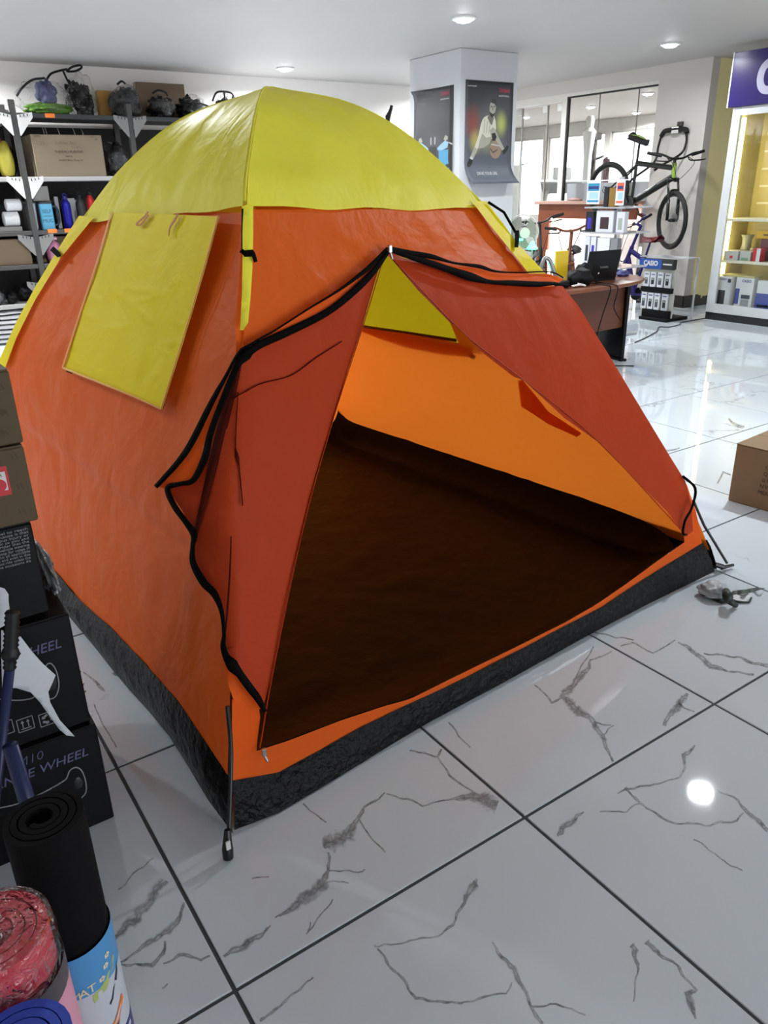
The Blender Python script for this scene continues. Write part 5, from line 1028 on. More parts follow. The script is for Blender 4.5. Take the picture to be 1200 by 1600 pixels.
# ================================================================== BICYCLES
m_tyre = mat('tyre', '#141312', .7, bump=.2, bscale=120); m_rim = mat('rim', '#2a2a2a', .3, metal=.5); m_spoke = mat('spoke', '#9a9a9a', .3, metal=1); m_frm = mat('frame_black', '#12140f', .3); m_lime = mat('frame_lime', '#7f9a3e', .35)
def circ(c, r, n, ax=1):
    o = []
    for k in range(n):
        a = 2 * math.pi * k / n; o.append(V(c) + V((r * math.cos(a), 0, r * math.sin(a))))
    return o
def bike(label, mw, wb=1.1, R=.335, steer=0, frm=None, acc=None, k=1.0, seat_h=.60, fancy=True, seat_m=None, group=None, rise=0):
    frm = frm or m_frm; acc = acc or m_lime
    t = thing('bicycle', label, 'bicycle', mw=mw, group=group); T_ = MW[t.name]
    hx, hz = wb - .265 * k, .56 * k; dirf = (V((wb, 0, 0)) - V((hx, 0, hz))); ax = V((wb - .05 - hx, 0, -hz)).normalized()
    ht = V((hx, 0, hz)); hb = ht + ax * .13 * k; bb = V((.42 * k, 0, -.02)); st = V((.30 * k, 0, .42 * k))
    def rotp(p): 
        q = M.Rotation(steer, 4, ax) @ (V(p) - ht); return q + ht
    def wheel(c, turned):
        w_ = MB().tube([(rotp(p) if turned else p) for p in circ(c, R - .025, 36)], .027 if fancy else .022, 8, closed=True).build('wheel', m_tyre, t, local=True, smooth='all')
        MB().tube([(rotp(p) if turned else p) for p in circ(c, R - .058, 32)], .010, 6, closed=True).build('rim', m_rim, w_, local=True, smooth='all')
        s = MB()
        for q in range(20):
            a = 2 * math.pi * q / 20; e = V(c) + V((math.cos(a) * (R - .06), 0, math.sin(a) * (R - .06))); h_ = V(c) + V((math.cos(a + .9) * .02, (.028 if q % 2 else -.028), math.sin(a + .9) * .02)); s.tube([rotp(h_) if turned else h_, rotp(e) if turned else e], .0016, 3, cap=False)
        o = s.build('spokes', m_spoke, w_, local=True, kind='stuff')
        hp = [V(c) + V((0, y, 0)) for y in (-.05, -.02, .02, .05)]; MB().tube([rotp(p) if turned else p for p in hp], [.012, .022, .022, .012], 10).build('hub', m_rim, w_, local=True, smooth=True)
        dp = [V(c) + V((0, y, 0)) for y in (.03, .032)]; MB().tube([rotp(p) if turned else p for p in dp], .08 * k, 20).build('brake_disc', m_spoke, w_, local=True)
    wheel((0, 0, 0), False); wheel((wb, 0, 0), True)
    MB().tube([st, (ht + hb) / 2 + V((-.01, 0, .03))], .031 * k, 10).tube([bb, hb], .040 * k, 10).tube([bb, st], .020 * k, 10).build('main_frame', frm, t, local=True, smooth=True)
    rs = MB()
    for y in (-.05, .05): rs.tube([st + V((0, y * .3, -.03)), V((.05, y, .03)), V((0, y * 1.3, 0))], .011 * k, 8).tube([bb + V((0, y * .8, 0)), V((0, y * 1.3, 0))], .012 * k, 8)
    rs.build('rear_stays', frm, t, local=True, smooth='all')
    MB().tube([ht - ax * .02, hb + ax * .01], .028 * k, 12).build('head_tube', acc, t, local=True, smooth=True)
    fk = MB(); cr = hb + ax * .03 * k
    for y in (-.065, .065): fk.tube([rotp(cr + V((0, y, 0))), rotp(V((wb, y, 0)) - ax * .23 * k)], .013 * k, 8).tube([rotp(V((wb, y, 0)) - ax * .24 * k), rotp(V((wb, y, 0)))], .020 * k, 8)
    fk.tube([rotp(cr + V((0, -.07, 0))), rotp(cr + V((0, .07, 0)))], .022 * k, 8).tube([rotp(p) for p in spline([V((wb, -.065, 0)) - ax * .235 * k, V((wb, -.05, 0)) - ax * .33 * k, V((wb, .05, 0)) - ax * .33 * k, V((wb, .065, 0)) - ax * .235 * k], 4)], .012, 6)
    fk.build('fork', frm, t, local=True, smooth='all')
    s0 = ht - ax * .03; s0 = s0 - ax * rise; s1 = s0 - ax * .05 + V((.06, 0, .01)) * k; MB().tube([ht, s0 - ax * .04], .02 * k, 10).tube([rotp(s0 - ax * .03), rotp(s1)], .018 * k, 8).build('stem', frm, t, local=True, smooth=True)
    hbp = [s1 + V((-.07, -.36 * k, .05)), s1 + V((-.03, -.2 * k, .04)), s1 + V((0, -.07, 0)), s1 + V((0, .07, 0)), s1 + V((-.03, .2 * k, .04)), s1 + V((-.07, .36 * k, .05))]; hs = spline([rotp(p) for p in hbp], 5)
    h_ = MB().tube(hs, .012, 8).build('handlebar', frm, t, local=True, smooth='all')
    for q in (0, -1): 
        a, b_ = (hs[0], hs[8]) if q == 0 else (hs[-1], hs[-9]); MB().tube([a, a.lerp(b_, .7)], .018, 10).build('grip', m_tyre, h_, local=True, smooth=True)
        c_ = a.lerp(b_, .95); MB().tube(spline([c_, c_ + V((.05, 0, -.03)), a.lerp(b_, .6) + V((.09, 0, -.04)), a.lerp(b_, .2) + V((.10, 0, -.05))], 3), .008, 6).build('brake_lever', m_rim, h_, local=True, smooth='all')
        MB().tube(spline([c_, c_ + V((.12, 0, -.05)), rotp(hb + V((.10, 0, -.02))), hb + V((-.02, .0, -.02))], 5), .0035, 5).build('cable', m_tyre, h_, local=True, smooth='all')
    sp = st + (st - bb).normalized() * (seat_h * k - .42 * k) * 1.15; MB().tube([st, sp], .0145 * k, 10).build('seat_post', m_rim if fancy else frm, t, local=True, smooth=True)
    sm = seat_m or m_tyre
    sd = MB().grid(lambda u, v: sp + V(((u - .52) * .27, (v - .5) * (.15 * (1 - u) ** .8 + .032), .05 + .022 * (2 * u - 1) ** 2 - .05 * (2 * v - 1) ** 2 + .015 * (1 - u))), 12, 8)
    sd.grid(lambda u, v: sp + V(((u - .52) * .27, (v - .5) * (.15 * (1 - u) ** .8 + .032), .028 - .035 * (2 * v - 1) ** 2 + .012 * (1 - u))), 12, 8)
    so = sd.build('saddle', sm, t, local=True, smooth='all')
    if fancy: MB().tube([sp + V((-.13, -.055, .055)), sp + V((-.05, -.03, .068)), sp + V((.06, -.012, .06))], .006, 6).tube([sp + V((-.13, .055, .055)), sp + V((-.05, .03, .068)), sp + V((.06, .012, .06))], .006, 6).build('saddle_stripe', acc, so, local=True, smooth='all')
    ck = MB().tube([bb + V((0, -.06, 0)), bb + V((0, -.064, 0))], .085 * k, 24).build('chainring', m_rim, t, local=True)
    for sgn in (-1, 1):
        e = bb + V((.12 * k * sgn, .085 * sgn, -.12 * k * sgn)); c = MB().tube([bb + V((0, .075 * sgn, 0)), e], .012, 8).build('crank', m_rim, t, local=True, smooth=True); MB().box(e + V((0, .05 * sgn, 0)), (.09 * k, .09, .025)).build('pedal', mat('pedal_red', '#5a1c1c', .5) if fancy else m_tyre, c, local=True, bevel=.004)
    ch = [bb + V((0, -.062, .08 * k)), V((0, -.05, .04)), V((-.04, -.05, 0)), V((0, -.05, -.04)), bb + V((0, -.062, -.08 * k)), bb + V((.08 * k, -.062, 0))]; MB().tube(spline(ch + [ch[0]], 4), .005, 4, cap=False).build('chain', m_rim, t, local=True)
    return t
dv = V((0, -.9475, -.3192)); uv_ = V((0, -.3192, .9475)); yv = uv_.cross(dv)
def bmw(o, d, u=(0, 0, 1)):
    d = V(d).normalized(); u = V(u); u = (u - d * u.dot(d)).normalized(); y = u.cross(d); o = V(o); return M(((d.x, y.x, u.x, o.x), (d.y, y.y, u.y, o.y), (d.z, y.z, u.z, o.z), (0, 0, 0, 1)))
r0, f0 = PX(950, 297, X=8.19), PX(1049, 343, X=8.19); BM = bmw(r0, f0 - r0)
bk = bike('black and lime mountain bike hanging nose down on the wall rack', BM, 1.1, .335, .42, seat_h=.62)
T_ = MW[bk.name]
MB().tube([T_ @ V((.70, -.033, .30)), T_ @ V((.61, -.033, .19))], .010, 6).build('frame_decal', m_wp, bk, smooth=True)
# wall rack
rk = thing('bike_rack', 'black tubular fold out wall rack carrying the hanging mountain bike', 'rack', (8.55, 5.6, 1.9))
rb = MB().tube(spline([V((8.55, 5.775, 2.03)), V((8.555, 5.735, 2.085)), V((8.555, 5.66, 2.095)), V((8.555, 5.54, 2.10)), V((8.56, 5.43, 2.085)), V((8.55, 5.41, 2.05))], 5), .028, 10).build('padded_bar', m_tyre, rk, smooth='all')
MB().tube(spline([V((8.55, 5.775, 2.03)), V((8.55, 5.80, 1.92)), V((8.50, 5.80, 1.74)), V((8.26, 5.90, 1.56)), V((8.20, 5.97, 1.46))], 6), .014, 8).build('arm', m_frm, rk, smooth='all')
MB().tube(spline([V((8.55, 5.41, 2.05)), V((8.55, 5.40, 1.94)), V((8.50, 5.42, 1.82)), V((8.30, 5.52, 1.70)), V((8.21, 5.56, 1.64))], 6), .014, 8).build('arm', m_frm, rk, smooth='all')
MB().b2((8.53, 5.52, 2.05), (8.6, 5.62, 2.13)).build('wall_plate', m_steelp, rk, bevel=.004); MB().b2((8.56, 5.50, 2.13), (8.6, 5.57, 2.18)).build('wall_bolt', m_steel, rk, bevel=.003)
# parked bicycles
m_cop = mat('frame_copper', '#6b3a22', .35, metal=.4); m_purp = mat('frame_purple', '#1e1258', .35)
bike('small black bicycle parked nearest the column, front wheel toward the shop', bmw((7.55, 6.98, .255), (-.5, -.86, 0)), .86, .255, .5, k=.86, seat_h=.5, fancy=False, rise=.26, frm=m_frm, acc=m_frm)
bike('brown folding bicycle parked before the lit reception panel', bmw((7.40, 6.0, .255), (-.80, -.60, 0)), .90, .255, .25, k=.92, seat_h=.5, fancy=False, rise=.16, frm=m_cop, acc=m_cop)
bike('purple childrens bicycle with a red and black saddle by the calculator stand', bmw((7.98, PX(1020, 377, X=7.98).y - .20, .22), (-.05, 1, 0)), .74, .20, -.35, k=.95, seat_h=.62, fancy=False, rise=.22, frm=m_purp, acc=m_purp, seat_m=mat('red_saddle', '#5a1418', .5))
# ================================================================== RECEPTION COUNTER with light band
m_brown = mat('brown_laminate', '#74391f', .4, var=.05, vscale=3); m_pinkw = mat('counter_white', '#efe2da', .5)
rc = thing('reception_counter', 'brown reception counter with a glowing light band around its white front', 'counter', (8.5, 6.8, 0))
MB().b2((8.36, 5.935, 1.25), (8.59, 7.74, 1.29)).build('counter_top', mat('counter_top', '#b08c7c', .35), rc, bevel=.004)
MB().b2((8.42, 5.935, 1.06), (8.45, 7.70, 1.25)).build('fascia', m_brown, rc); MB().b2((8.42, 7.48, 0), (8.45, 7.70, 1.06)).build('end_panel', m_brown, rc); MB().b2((8.45, 7.68, 0), (8.59, 7.70, 1.25)).build('side_panel', m_brown, rc)
MB().b2((8.52, 5.935, 0), (8.54, 7.68, 1.25)).build('front_panel', m_pinkw, rc)
m_led2 = mat('band_glow', '#fff0e4', .5, emit='#ffdcc8', es=9)
MB().b2((8.455, 5.94, 1.065), (8.485, 7.46, 1.09)).build('light_band', m_led2, rc); MB().b2((8.455, 7.45, .03), (8.485, 7.475, 1.06)).build('light_band', m_led2, rc)
tag(MB().lump((8.47, 7.05, 1.31), (.05, .13, .02), 3, .25, 2, 2).build('cloth', mat('pink_cloth', '#b9948a', .7), smooth='all'), 'crumpled pinkish cloth lying on the reception counter', 'cloth')
# ================================================================== GYM things behind the glass
m_gym = mat('gym_grey', '#8f8e8c', .5); m_gymd = mat('gym_dark', '#3a3634', .5); m_gymw = mat('gym_white', '#d9d9d6', .4)
def treadmill(label, x, y, rz_):
    t = thing('treadmill', label, 'treadmill', (x, y, 0), rz_, 'treadmills in the gym')
    MB().box((0, 0, .085), (1.7, .75, .16)).build('deck', m_gymd, t, local=True, bevel=.03); 
    for s in (-1, 1): MB().tube([(.7, .36 * s, .2), (.62, .36 * s, 1.2), (.58, .3 * s, 1.45)], .035, 8).build('upright', m_gym, t, local=True, smooth='all'); MB().tube([(.62, .36 * s, 1.22), (.1, .36 * s, 1.05)], .025, 8).build('handrail', m_gymd, t, local=True, smooth='all')
    MB().add([(.45, -.42, 1.40), (.45, .42, 1.40), (.72, .42, 1.62), (.72, -.42, 1.62), (.50, -.42, 1.34), (.50, .42, 1.34), (.80, .42, 1.56), (.80, -.42, 1.56)], [(0, 1, 2, 3), (7, 6, 5, 4), (0, 4, 5, 1), (1, 5, 6, 2), (2, 6, 7, 3), (3, 7, 4, 0)]).build('console', m_gym, t, local=True, bevel=.02)
    MB().box((.74, 0, 1.72), (.03, .36, .22)).build('screen', m_gym, t, local=True, bevel=.01)
treadmill('dark grey treadmill beyond the glass beside the window frame', 12.3, 10.75, -2.6)
treadmill('treadmill beyond the glass standing under the saddle of the hanging bike', 12.4, 8.3, .4)
treadmill('treadmill beyond the glass door near the white machine', 11.9, 13.2, -2.6)
t = thing('exercise_machine', 'white shrouded exercise machine beyond the glass door', 'machine', (10.3, 10.35, 0), .6)
MB().prism([(-.5, .9), (.5, .9), (.55, 1.3), (.25, 1.85), (-.35, 1.85), (-.5, 1.5)], .3, M.Rotation(math.pi / 2, 4, 'X')).build('shroud', m_gymw, t, local=True, bevel=.04); MB().box((0, -.15, .45), (.9, .5, .9)).build('base', m_gym, t, local=True, bevel=.03); MB().tube([(.5, -.1, 1.2), (.9, -.1, 1.25), (1.3, -.1, 1.1)], .04, 8).build('arm', m_gymd, t, local=True)
t = thing('office_chair', 'maroon high backed chair behind the reception counter', 'chair', (9.3, 7.32, 0), .8)
MB().prism([(-.24, 1.10), (.24, 1.10), (.20, 1.75), (.13, 1.86), (-.13, 1.86), (-.20, 1.75)], .08, M.Rotation(math.pi / 2, 4, 'X')).build('backrest', mat('maroon_leather', '#5b2a34', .5), t, local=True, bevel=.03); MB().box((0, -.28, .98), (.5, .5, .1)).build('seat', mat('maroon_leather', '#5b2a34', .5), t, local=True, bevel=.03); MB().tube([(0, -.2, .93), (0, -.2, .06)], .03, 8).build('stem', m_gymd, t, local=True)
for k in range(5):
    a = k * 1.2566; MB().tube([(0, -.2, .1), (.28 * math.cos(a), -.2 + .28 * math.sin(a), .04)], .022, 6).build('foot', m_gymd, t, local=True)
t = thing('desk_screen', 'pale privacy screen standing on the gym side of the reception counter', 'screen', (8.95, 7.2, 0)); MB().b2((8.93, 5.98, .74), (8.96, 7.65, 1.52)).build('screen_panel', mat('screen_grey', '#a9aab2', .4), t, bevel=.004); MB().b2((8.80, 5.98, .70), (9.25, 7.65, .74)).build('worktop', m_gymw, t)
for y in (6.05, 7.55): MB().b2((8.95, y, 0), (9.2, y + .04, .70)).build('leg', m_gymd, t)
t = thing('tripod_rack', 'slim dark weight stand beyond the glass near the brown cartons', 'stand', (11.2, 9.2, 0)); MB().cyl((11.2, 9.2, 0), (11.2, 9.2, 2.25), .035, n=10).build('pole', m_gymd, t, smooth=True); MB().box((11.2, 9.2, 2.28), (.16, .2, .12)).build('head', m_gymd, t, bevel=.02); MB().tube([(11.2, 9.2, 1.9), (11.1, 8.9, 1.95)], .02, 6).build('arm', m_gymd, t); MB().lathe([(.002, 0), (.25, 0), (.2, .03), (.002, .04)], 16, M.Translation((11.2, 9.2, 0))).build('foot_plate', m_gymd, t)
t = thing('reflection_post', 'pale post shape standing in for a glass reflection above the maroon chair', 'stand', (10.4, 8.62, 0)); MB().lathe([(.002, 0), (.2, 0), (.18, .04), (.06, .06), (.06, 1.9), (.10, 2.25), (.11, 2.3), (.06, 2.36), (.07, 2.48), (.05, 2.53), (.002, 2.54)], 16, M.Translation((10.4, 8.62, 0))).build('reflection_shape', mat('reflection_grey', '#d5d3cf', .5), t, smooth=True)  # solid shape imitating a pale reflection in the glass
t = thing('ladder_rail', 'thin steel rails standing before the glass door by the column', 'rail', (8.3, 8.3, 0))
for y in (8.42, 8.27): MB().cyl((8.36, y, 0), (8.36, y, 1.95 if y < 8.4 else 2.0), .012, n=8).build('rail', m_steelp, t, smooth=True)
MB().b2((8.345, 8.27, .7), (8.375, 8.42, .73)).build('rung', m_gymd, t); MB().b2((8.34, 8.29, 1.72), (8.38, 8.40, 1.77)).build('clamp', m_gymd, t)
# ================================================================== FAN, green lamps
t = thing('pedestal_fan', 'pale grey pedestal fan standing close behind the column corner', 'fan', (6.62, 6.22, 0))
fc = V((6.62, 6.16, .98)); fd = V((-.45, -.85, .1)).normalized(); fm = frame(fc, fd.cross(V((0, 0, 1))), (0, 0, 1)); m_fan = mat('fan_grey', '#8f8c84', .4); m_fanw = mat('fan_white', '#c9c7bf', .4)
for r in (.05, .10, .15, .20): MB().tube([fm @ V((r * math.cos(a * .2618), r * math.sin(a * .2618), .03 - .05 * (r / .2) ** 2)) for a in range(24)], .004 if r < .2 else .007, 6, closed=True).build('guard_ring', m_fanw, t, smooth='all')
g = MB()
for k in range(24): a = k * .2618; g.tube([fm @ V((.05 * math.cos(a), .05 * math.sin(a), .03)), fm @ V((.20 * math.cos(a), .20 * math.sin(a), -.02))], .0018, 4, cap=False)
g.build('guard_wires', m_fanw, t, kind='stuff')
for k in range(3):
    a0 = k * 2.094; MB().grid(lambda u, v: fm @ V(((.03 + .15 * v) * math.cos(a0 + u * 1.5), (.03 + .15 * v) * math.sin(a0 + u * 1.5), -.03 + .03 * u)), 6, 4).build('blade', m_fan, t, smooth='all')
MB().tube([fm @ V((0, 0, .045)), fm @ V((0, 0, -.14))], [.05, .06], 16).build('motor', m_fanw, t, smooth=True); MB().cyl((6.62, 6.22, .04), (6.62, 6.22, .92), .014, n=10).build('pole', m_fan, t, smooth=True); MB().lathe([(.002, 0), (.17, 0), (.16, .02), (.03, .05)], 24, M.Translation((6.62, 6.22, 0))).build('base', m_fan, t, smooth=True)
m_gl1 = mat('green_glow', '#9affc8', .5, emit='#30ffa0', es=3); m_gl2 = mat('white_glow', '#ffffff', .5, emit='#eafff4', es=5)
t = thing('charging_lamp', 'small glowing lamp with white bowl and green foot behind the tent', 'lamp', (6.6, 5.62, 0)); MB().lathe([(.002, .66), (.05, .67), (.075, .72), (.07, .80), (.002, .82)], 18, M.Translation((6.6, 5.62, 0))).build('bowl', m_gl2, t, smooth=True); MB().lathe([(.02, .58), (.05, .665), (.002, .667)], 14, M.Translation((6.6, 5.62, 0))).build('green_foot', m_gl1, t, smooth=True); MB().cyl((6.6, 5.62, 0), (6.6, 5.62, .58), .012, n=8).lathe([(.002, 0), (.09, 0), (.002, .02)], 14, M.Translation((6.6, 5.62, 0))).build('stand', m_fan, t)
t = thing('green_lamp', 'green glowing strip lamp clipped beside the fan', 'lamp', (6.42, 5.98, 0)); MB().b2((6.40, 5.97, .90), (6.47, 6.045, .925)).build('glow_strip', m_gl1, t, bevel=.005); MB().cyl((6.44, 6.01, 0), (6.44, 6.01, .90), .01, n=8).build('post', m_fan, t)
t = thing('green_lamp', 'cone shaped green glowing lamp low beside the black bicycle', 'lamp', (6.55, 5.9, 0)); MB().lathe([(.055, .80), (.07, .81), (.02, .88), (.002, .90)], 14, M.Translation((6.55, 5.9, 0))).build('glow_cone', m_gl1, t, smooth=True); MB().cyl((6.55, 5.9, 0), (6.55, 5.9, .80), .01, n=8).build('post', m_fan, t)
# ================================================================== DESK
m_dk = mat('desk_brown', '#58301d', .4, var=.06, vscale=2, bump=.03, bscale=6); m_dtop = mat('desk_top', '#6e4029', .35, var=.05, vscale=3); m_dblk = mat('desk_black', '#070606', .5, spec=.25)
dk = thing('office_desk', 'brown office desk with black end panels standing behind the tent', 'desk', (4.8, 3.7, 0))
top = [(4.18, 3.42), (4.4, 3.33), (4.83, 3.335), (5.2, 3.37), (5.46, 3.44), (5.66, 3.56), (5.70, 3.62), (5.86, 3.93), (4.20, 4.02)]
MB().prism(top, .028, M.Translation((0, 0, .684))).build('desk_top', m_dtop, dk, bevel=.004)
MB().add([(4.25, 3.50, .30), (5.42, 3.56, .30), (5.42, 3.56, .684), (4.25, 3.50, .684), (4.25, 3.52, .30), (5.42, 3.58, .30), (5.42, 3.58, .684), (4.25, 3.52, .684)], [(0, 1, 2, 3), (7, 6, 5, 4), (0, 4, 5, 1), (1, 5, 6, 2), (2, 6, 7, 3), (3, 7, 4, 0)]).build('front_panel', m_dk, dk)
for x in (5.46, 4.25):
    mw = M.Translation((x, 3.70, 0)) @ M.Rotation(-.28 if x > 5 else 0, 4, 'Z'); MB().box((0, .04, .345), (.03, .46, .68), mw).build('end_panel', m_dblk, dk, bevel=.002); MB().box((0, .04, .012), (.06, .5, .022), mw).build('foot', m_dblk, dk)
MB().b2((4.26, 3.88, .03), (5.44, 3.90, .68)).build('back_panel', m_dblk, dk)
ZD = .7125
lt = thing('laptop', 'open black laptop seen from behind its lid on the desk', 'laptop', (5.18, 3.75, ZD)); m_lap = mat('laptop_black', '#08090a', .35, spec=.3)
MB().prism([(4.99, 3.67), (5.365, 3.645), (5.385, 3.885), (5.01, 3.91)], .022, M.Translation((0, 0, ZD))).build('base', m_lap, lt, bevel=.003)
A_, B_ = V((4.992, 3.668, ZD + .02)), V((5.366, 3.644, ZD + .02)); upv = V((.0, -.04, .235)); nb = V((-.004, .0075, .001))
ld = MB().add([A_, B_, B_ + upv, A_ + upv, A_ + nb, B_ + nb, B_ + upv + nb, A_ + upv + nb], [(0, 1, 2, 3), (7, 6, 5, 4), (0, 4, 5, 1), (1, 5, 6, 2), (2, 6, 7, 3), (3, 7, 4, 0)]).build('lid', m_lap, lt, bevel=.002)
lf = frame(A_.lerp(B_, .54) + upv * .40 + V((0, -.0012, 0)), B_ - A_, upv); text('TOSHIBA', .024, lf, mat('logo_grey', '#8a8a8a', .4), ld, width=.10, extrude=.0001); MB().lathe([(.001, 0), (.008, 0), (.008, .0006), (.001, .0006)], 14, frame(A_.lerp(B_, .40) + upv * .2 + V((0, -.0012, 0)), B_ - A_, upv)).build('badge', m_wp, ld)
MB().add([A_ + nb * 1.1 + upv * .08 + (B_ - A_) * .04, A_ + nb * 1.1 + upv * .08 + (B_ - A_) * .96, A_ + nb * 1.1 + upv * .94 + (B_ - A_) * .96, A_ + nb * 1.1 + upv * .94 + (B_ - A_) * .04], [(0, 1, 2, 3)]).build('screen', mat('screen_on', '#8fa0ff', .3, emit='#7f90ff', es=1.2), ld)
t = thing('yellow_box', 'upright yellow retail box standing on the desk behind the black bag', 'box', (4.83, 3.80, ZD)); MB().prism(rrect(.115, .04, .008), .262, M.Translation((4.83, 3.80, ZD + .001)) @ M.Rotation(-.3, 4, 'Z')).build('box_body', mat('box_yellow', '#d6b81a', .4), t, bevel=.003); MB().box((4.822, 3.772, ZD + .045), (.05, .002, .016), None, -.3).build('label_strip', m_wp, t)
m_bagb = mat('bag_black', '#08080a', .55, spec=.25, bump=.3, bscale=20)
tag(MB().lump((4.80, 3.56, ZD + .06), (.14, .08, .075), 3, .3, 1.8, 3).lump((4.90, 3.60, ZD + .11), (.06, .06, .06), 3, .3, 2, 6).build('camera_bag', m_bagb, smooth='all'), 'black soft bag slumped on the desk left of the laptop', 'bag')
t = thing('wire_bracket', 'bent grey metal bracket standing at the end of the desk near the tent', 'bracket', (4.66, 3.72, ZD)); MB().tube(spline([V((4.70, 3.70, ZD + .012)), V((4.66, 3.72, ZD + .12)), V((4.63, 3.74, ZD + .20)), V((4.59, 3.76, ZD + .22)), V((4.57, 3.78, ZD + .14)), V((4.575, 3.80, ZD + .012))], 6), .018, 8).build('bent_rod', mat('bracket_grey', '#8d8f90', .3, metal=.5), t, smooth='all')
t = thing('cable_adapter', 'black and white cable adapters heaped at the desk edge', 'adapter', (4.60, 3.55, ZD)); MB().box((4.56, 3.52, ZD + .03), (.13, .07, .055), None, .2).build('black_adapter', m_bagb, t, bevel=.008); MB().tube(spline([V((4.62, 3.47, ZD + .014)), V((4.70, 3.45, ZD + .02)), V((4.74, 3.43, ZD + .012)), V((4.68, 3.46, ZD + .03))], 5), .009, 6).build('white_cable', m_wp, t, smooth='all')
t = thing('white_tape', 'white paper roll with red mark behind the tent shoulder', 'roll', (4.45, 3.62, ZD)); MB().lathe([(.022, 0), (.05, 0), (.05, .05), (.022, .05)], 20, M.Translation((4.45, 3.62, ZD + .001))).build('roll_body', m_wp, t, smooth=True); MB().box((4.447, 3.5695, ZD + .025), (.03, .003, .03)).build('red_mark', m_redp, t)
tag(MB().lump((5.62, 3.78, ZD + .022), (.07, .05, .03), 3, .3, 2.4, 2).build('cloth_bundle', mat('blue_white_print', '#3a3f6e', .5, var=.9, vscale=30), smooth='all'), 'small blue and white bundle on the desk beside the laptop', 'bundle')
for lb, pts in (('black cable drooping down the desk front from the laptop', [V((4.96, 3.62, ZD + .006)), V((4.93, 3.40, ZD + .006)), V((4.93, 3.325, .69)), V((4.94, 3.40, .45)), V((4.93, 3.43, .25)), V((5.0, 3.42, .10)), V((5.12, 3.42, .02)), V((5.3, 3.3, .006))]), ('thin black cable looping over the desk front beside the drooping one', [V((5.05, 3.60, ZD + .006)), V((5.02, 3.40, ZD + .006)), V((5.02, 3.325, .69)), V((4.99, 3.325, .55)), V((5.03, 3.322, .48)), V((5.10, 3.33, .42))])):
    tag(MB().tube(spline(pts, 8), .005, 6).build('cable', m_bagb, smooth='all'), lb, 'cable')
tag(MB().tube(spline([PX(x, y, Z=.006) for x, y in ((1102, 497), (1085, 500), (1064, 504), (1062, 507), (1045, 511), (1030, 511), (1026, 518), (1008, 528), (992, 535))], 6), .006, 6).build('floor_cable', mat('cable_grey', '#3b3c3e', .5), smooth='all'), 'thin dark cable trailing across the tiles from cabinet to desk', 'cable')
# ================================================================== ACRYLIC TOWER STAND
m_acr = mat('acrylic', '#d8dadd', .12, spec=.6, transm=.5, ior=1.2)
tw = thing('acrylic_stand', 'clear acrylic tiered display tower standing behind the desk', 'stand', (6.25, 4.53, 0))
MB().b2((6.20, 4.33, .0), (6.62, 4.75, .03)).build('base', m_acr, tw, bevel=.004); MB().cyl((6.42, 4.55, .03), (6.42, 4.55, 1.56), .028, n=12).build('column_tube', m_acr, tw, smooth=True)
for z in (.70, 1.03, 1.27): MB().b2((6.18, 4.28, z), (6.60, 4.80, z + .014)).build('tier', m_acr, tw)
MB().b2((6.19, 4.27, 1.525), (6.21, 4.93, 1.535)).build('top_rail', mat('rail_white', '#e0e0e0', .3), tw)
def flyer(label, y0, y1, z0, z1, m):
    t = thing('flyer', label, 'leaflet', (6.19, (y0 + y1) / 2, z0), 0, 'leaflets on the acrylic tower'); MB().b2((6.166, y0, z0), (6.17, y1, z1)).build('card', m_bxw, t); h = z1 - z0
    MB().b2((6.1645, y0 + .012, z0 + h * .58), (6.1659, y1 - .012, z1 - .02)).build('print_block', m, t); MB().b2((6.1645, y0 + .012, z0 + .02), (6.1659, y1 - .012, z0 + h * .18)).build('print_block', m, t); MB().b2((6.1640, y0 + .02, z0 + h * .66), (6.1644, y1 - .02, z0 + h * .78)).build('print_line', m_ink2, t); MB().b2((6.1645, y0 + .02, z0 + h * .24), (6.1659, y1 - .03, z0 + h * .52)).build('text_block', mat('pale_print', '#9fc4d2' if 'blue' in label else '#e0b090', .5), t)
    MB().box((6.176, (y0 + y1) / 2, z1 - .01), (.018, .02, .02)).build('clip', m_acr, t)
flyer('blue and white leaflet hanging on the upper left of the acrylic tower', 4.60, 4.77, 1.31, 1.525, mat('leaflet_blue', '#2c86a8', .5)); flyer('orange and white leaflet hanging on the upper right of the acrylic tower', 4.295, 4.40, 1.30, 1.525, mat('leaflet_orange', '#d0623a', .5))
def item(name, label, y0, y1, z0, z1, m, win=None, x0=6.21, d=.06):
    t = thing(name, label, 'box', (x0 + d / 2, (y0 + y1) / 2, z0), 0, 'boxed goods on the acrylic tower'); MB().b2((x0, y0, z0 + .001), (x0 + d, y1, z1)).build('box_body', m, t, bevel=.002)
    if win: MB().b2((x0 - .0012, y0 + (y1 - y0) * .25, z0 + (z1 - z0) * .15), (x0 - .0002, y1 - (y1 - y0) * .25, z0 + (z1 - z0) * .7)).build('window_print', win, t)
m_cl = mat('case_white', '#cfd0d6', .3)
item('boxed_item', 'gold brown upright box on the top tier of the acrylic tower', 4.44, 4.52, 1.284, 1.46, mat('box_gold', '#8a6a34', .4)); item('boxed_item', 'black gadget box on the top tier beside the gold one', 4.53, 4.585, 1.284, 1.47, m_bxb)
item('boxed_item', 'purple fronted dark box at the outer end of the second tier', 4.70, 4.80, 1.044, 1.24, m_bxb, mat('front_purple', '#3c34a0', .4)); item('boxed_item', 'white case with brown window on the second tier', 4.44, 4.66, 1.044, 1.25, m_cl, mat('window_brown', '#3c2a2c', .4)); item('boxed_item', 'narrow white blister box on the second tier', 4.30, 4.40, 1.044, 1.24, m_cl, mat('window_grey', '#9aa39a', .4))
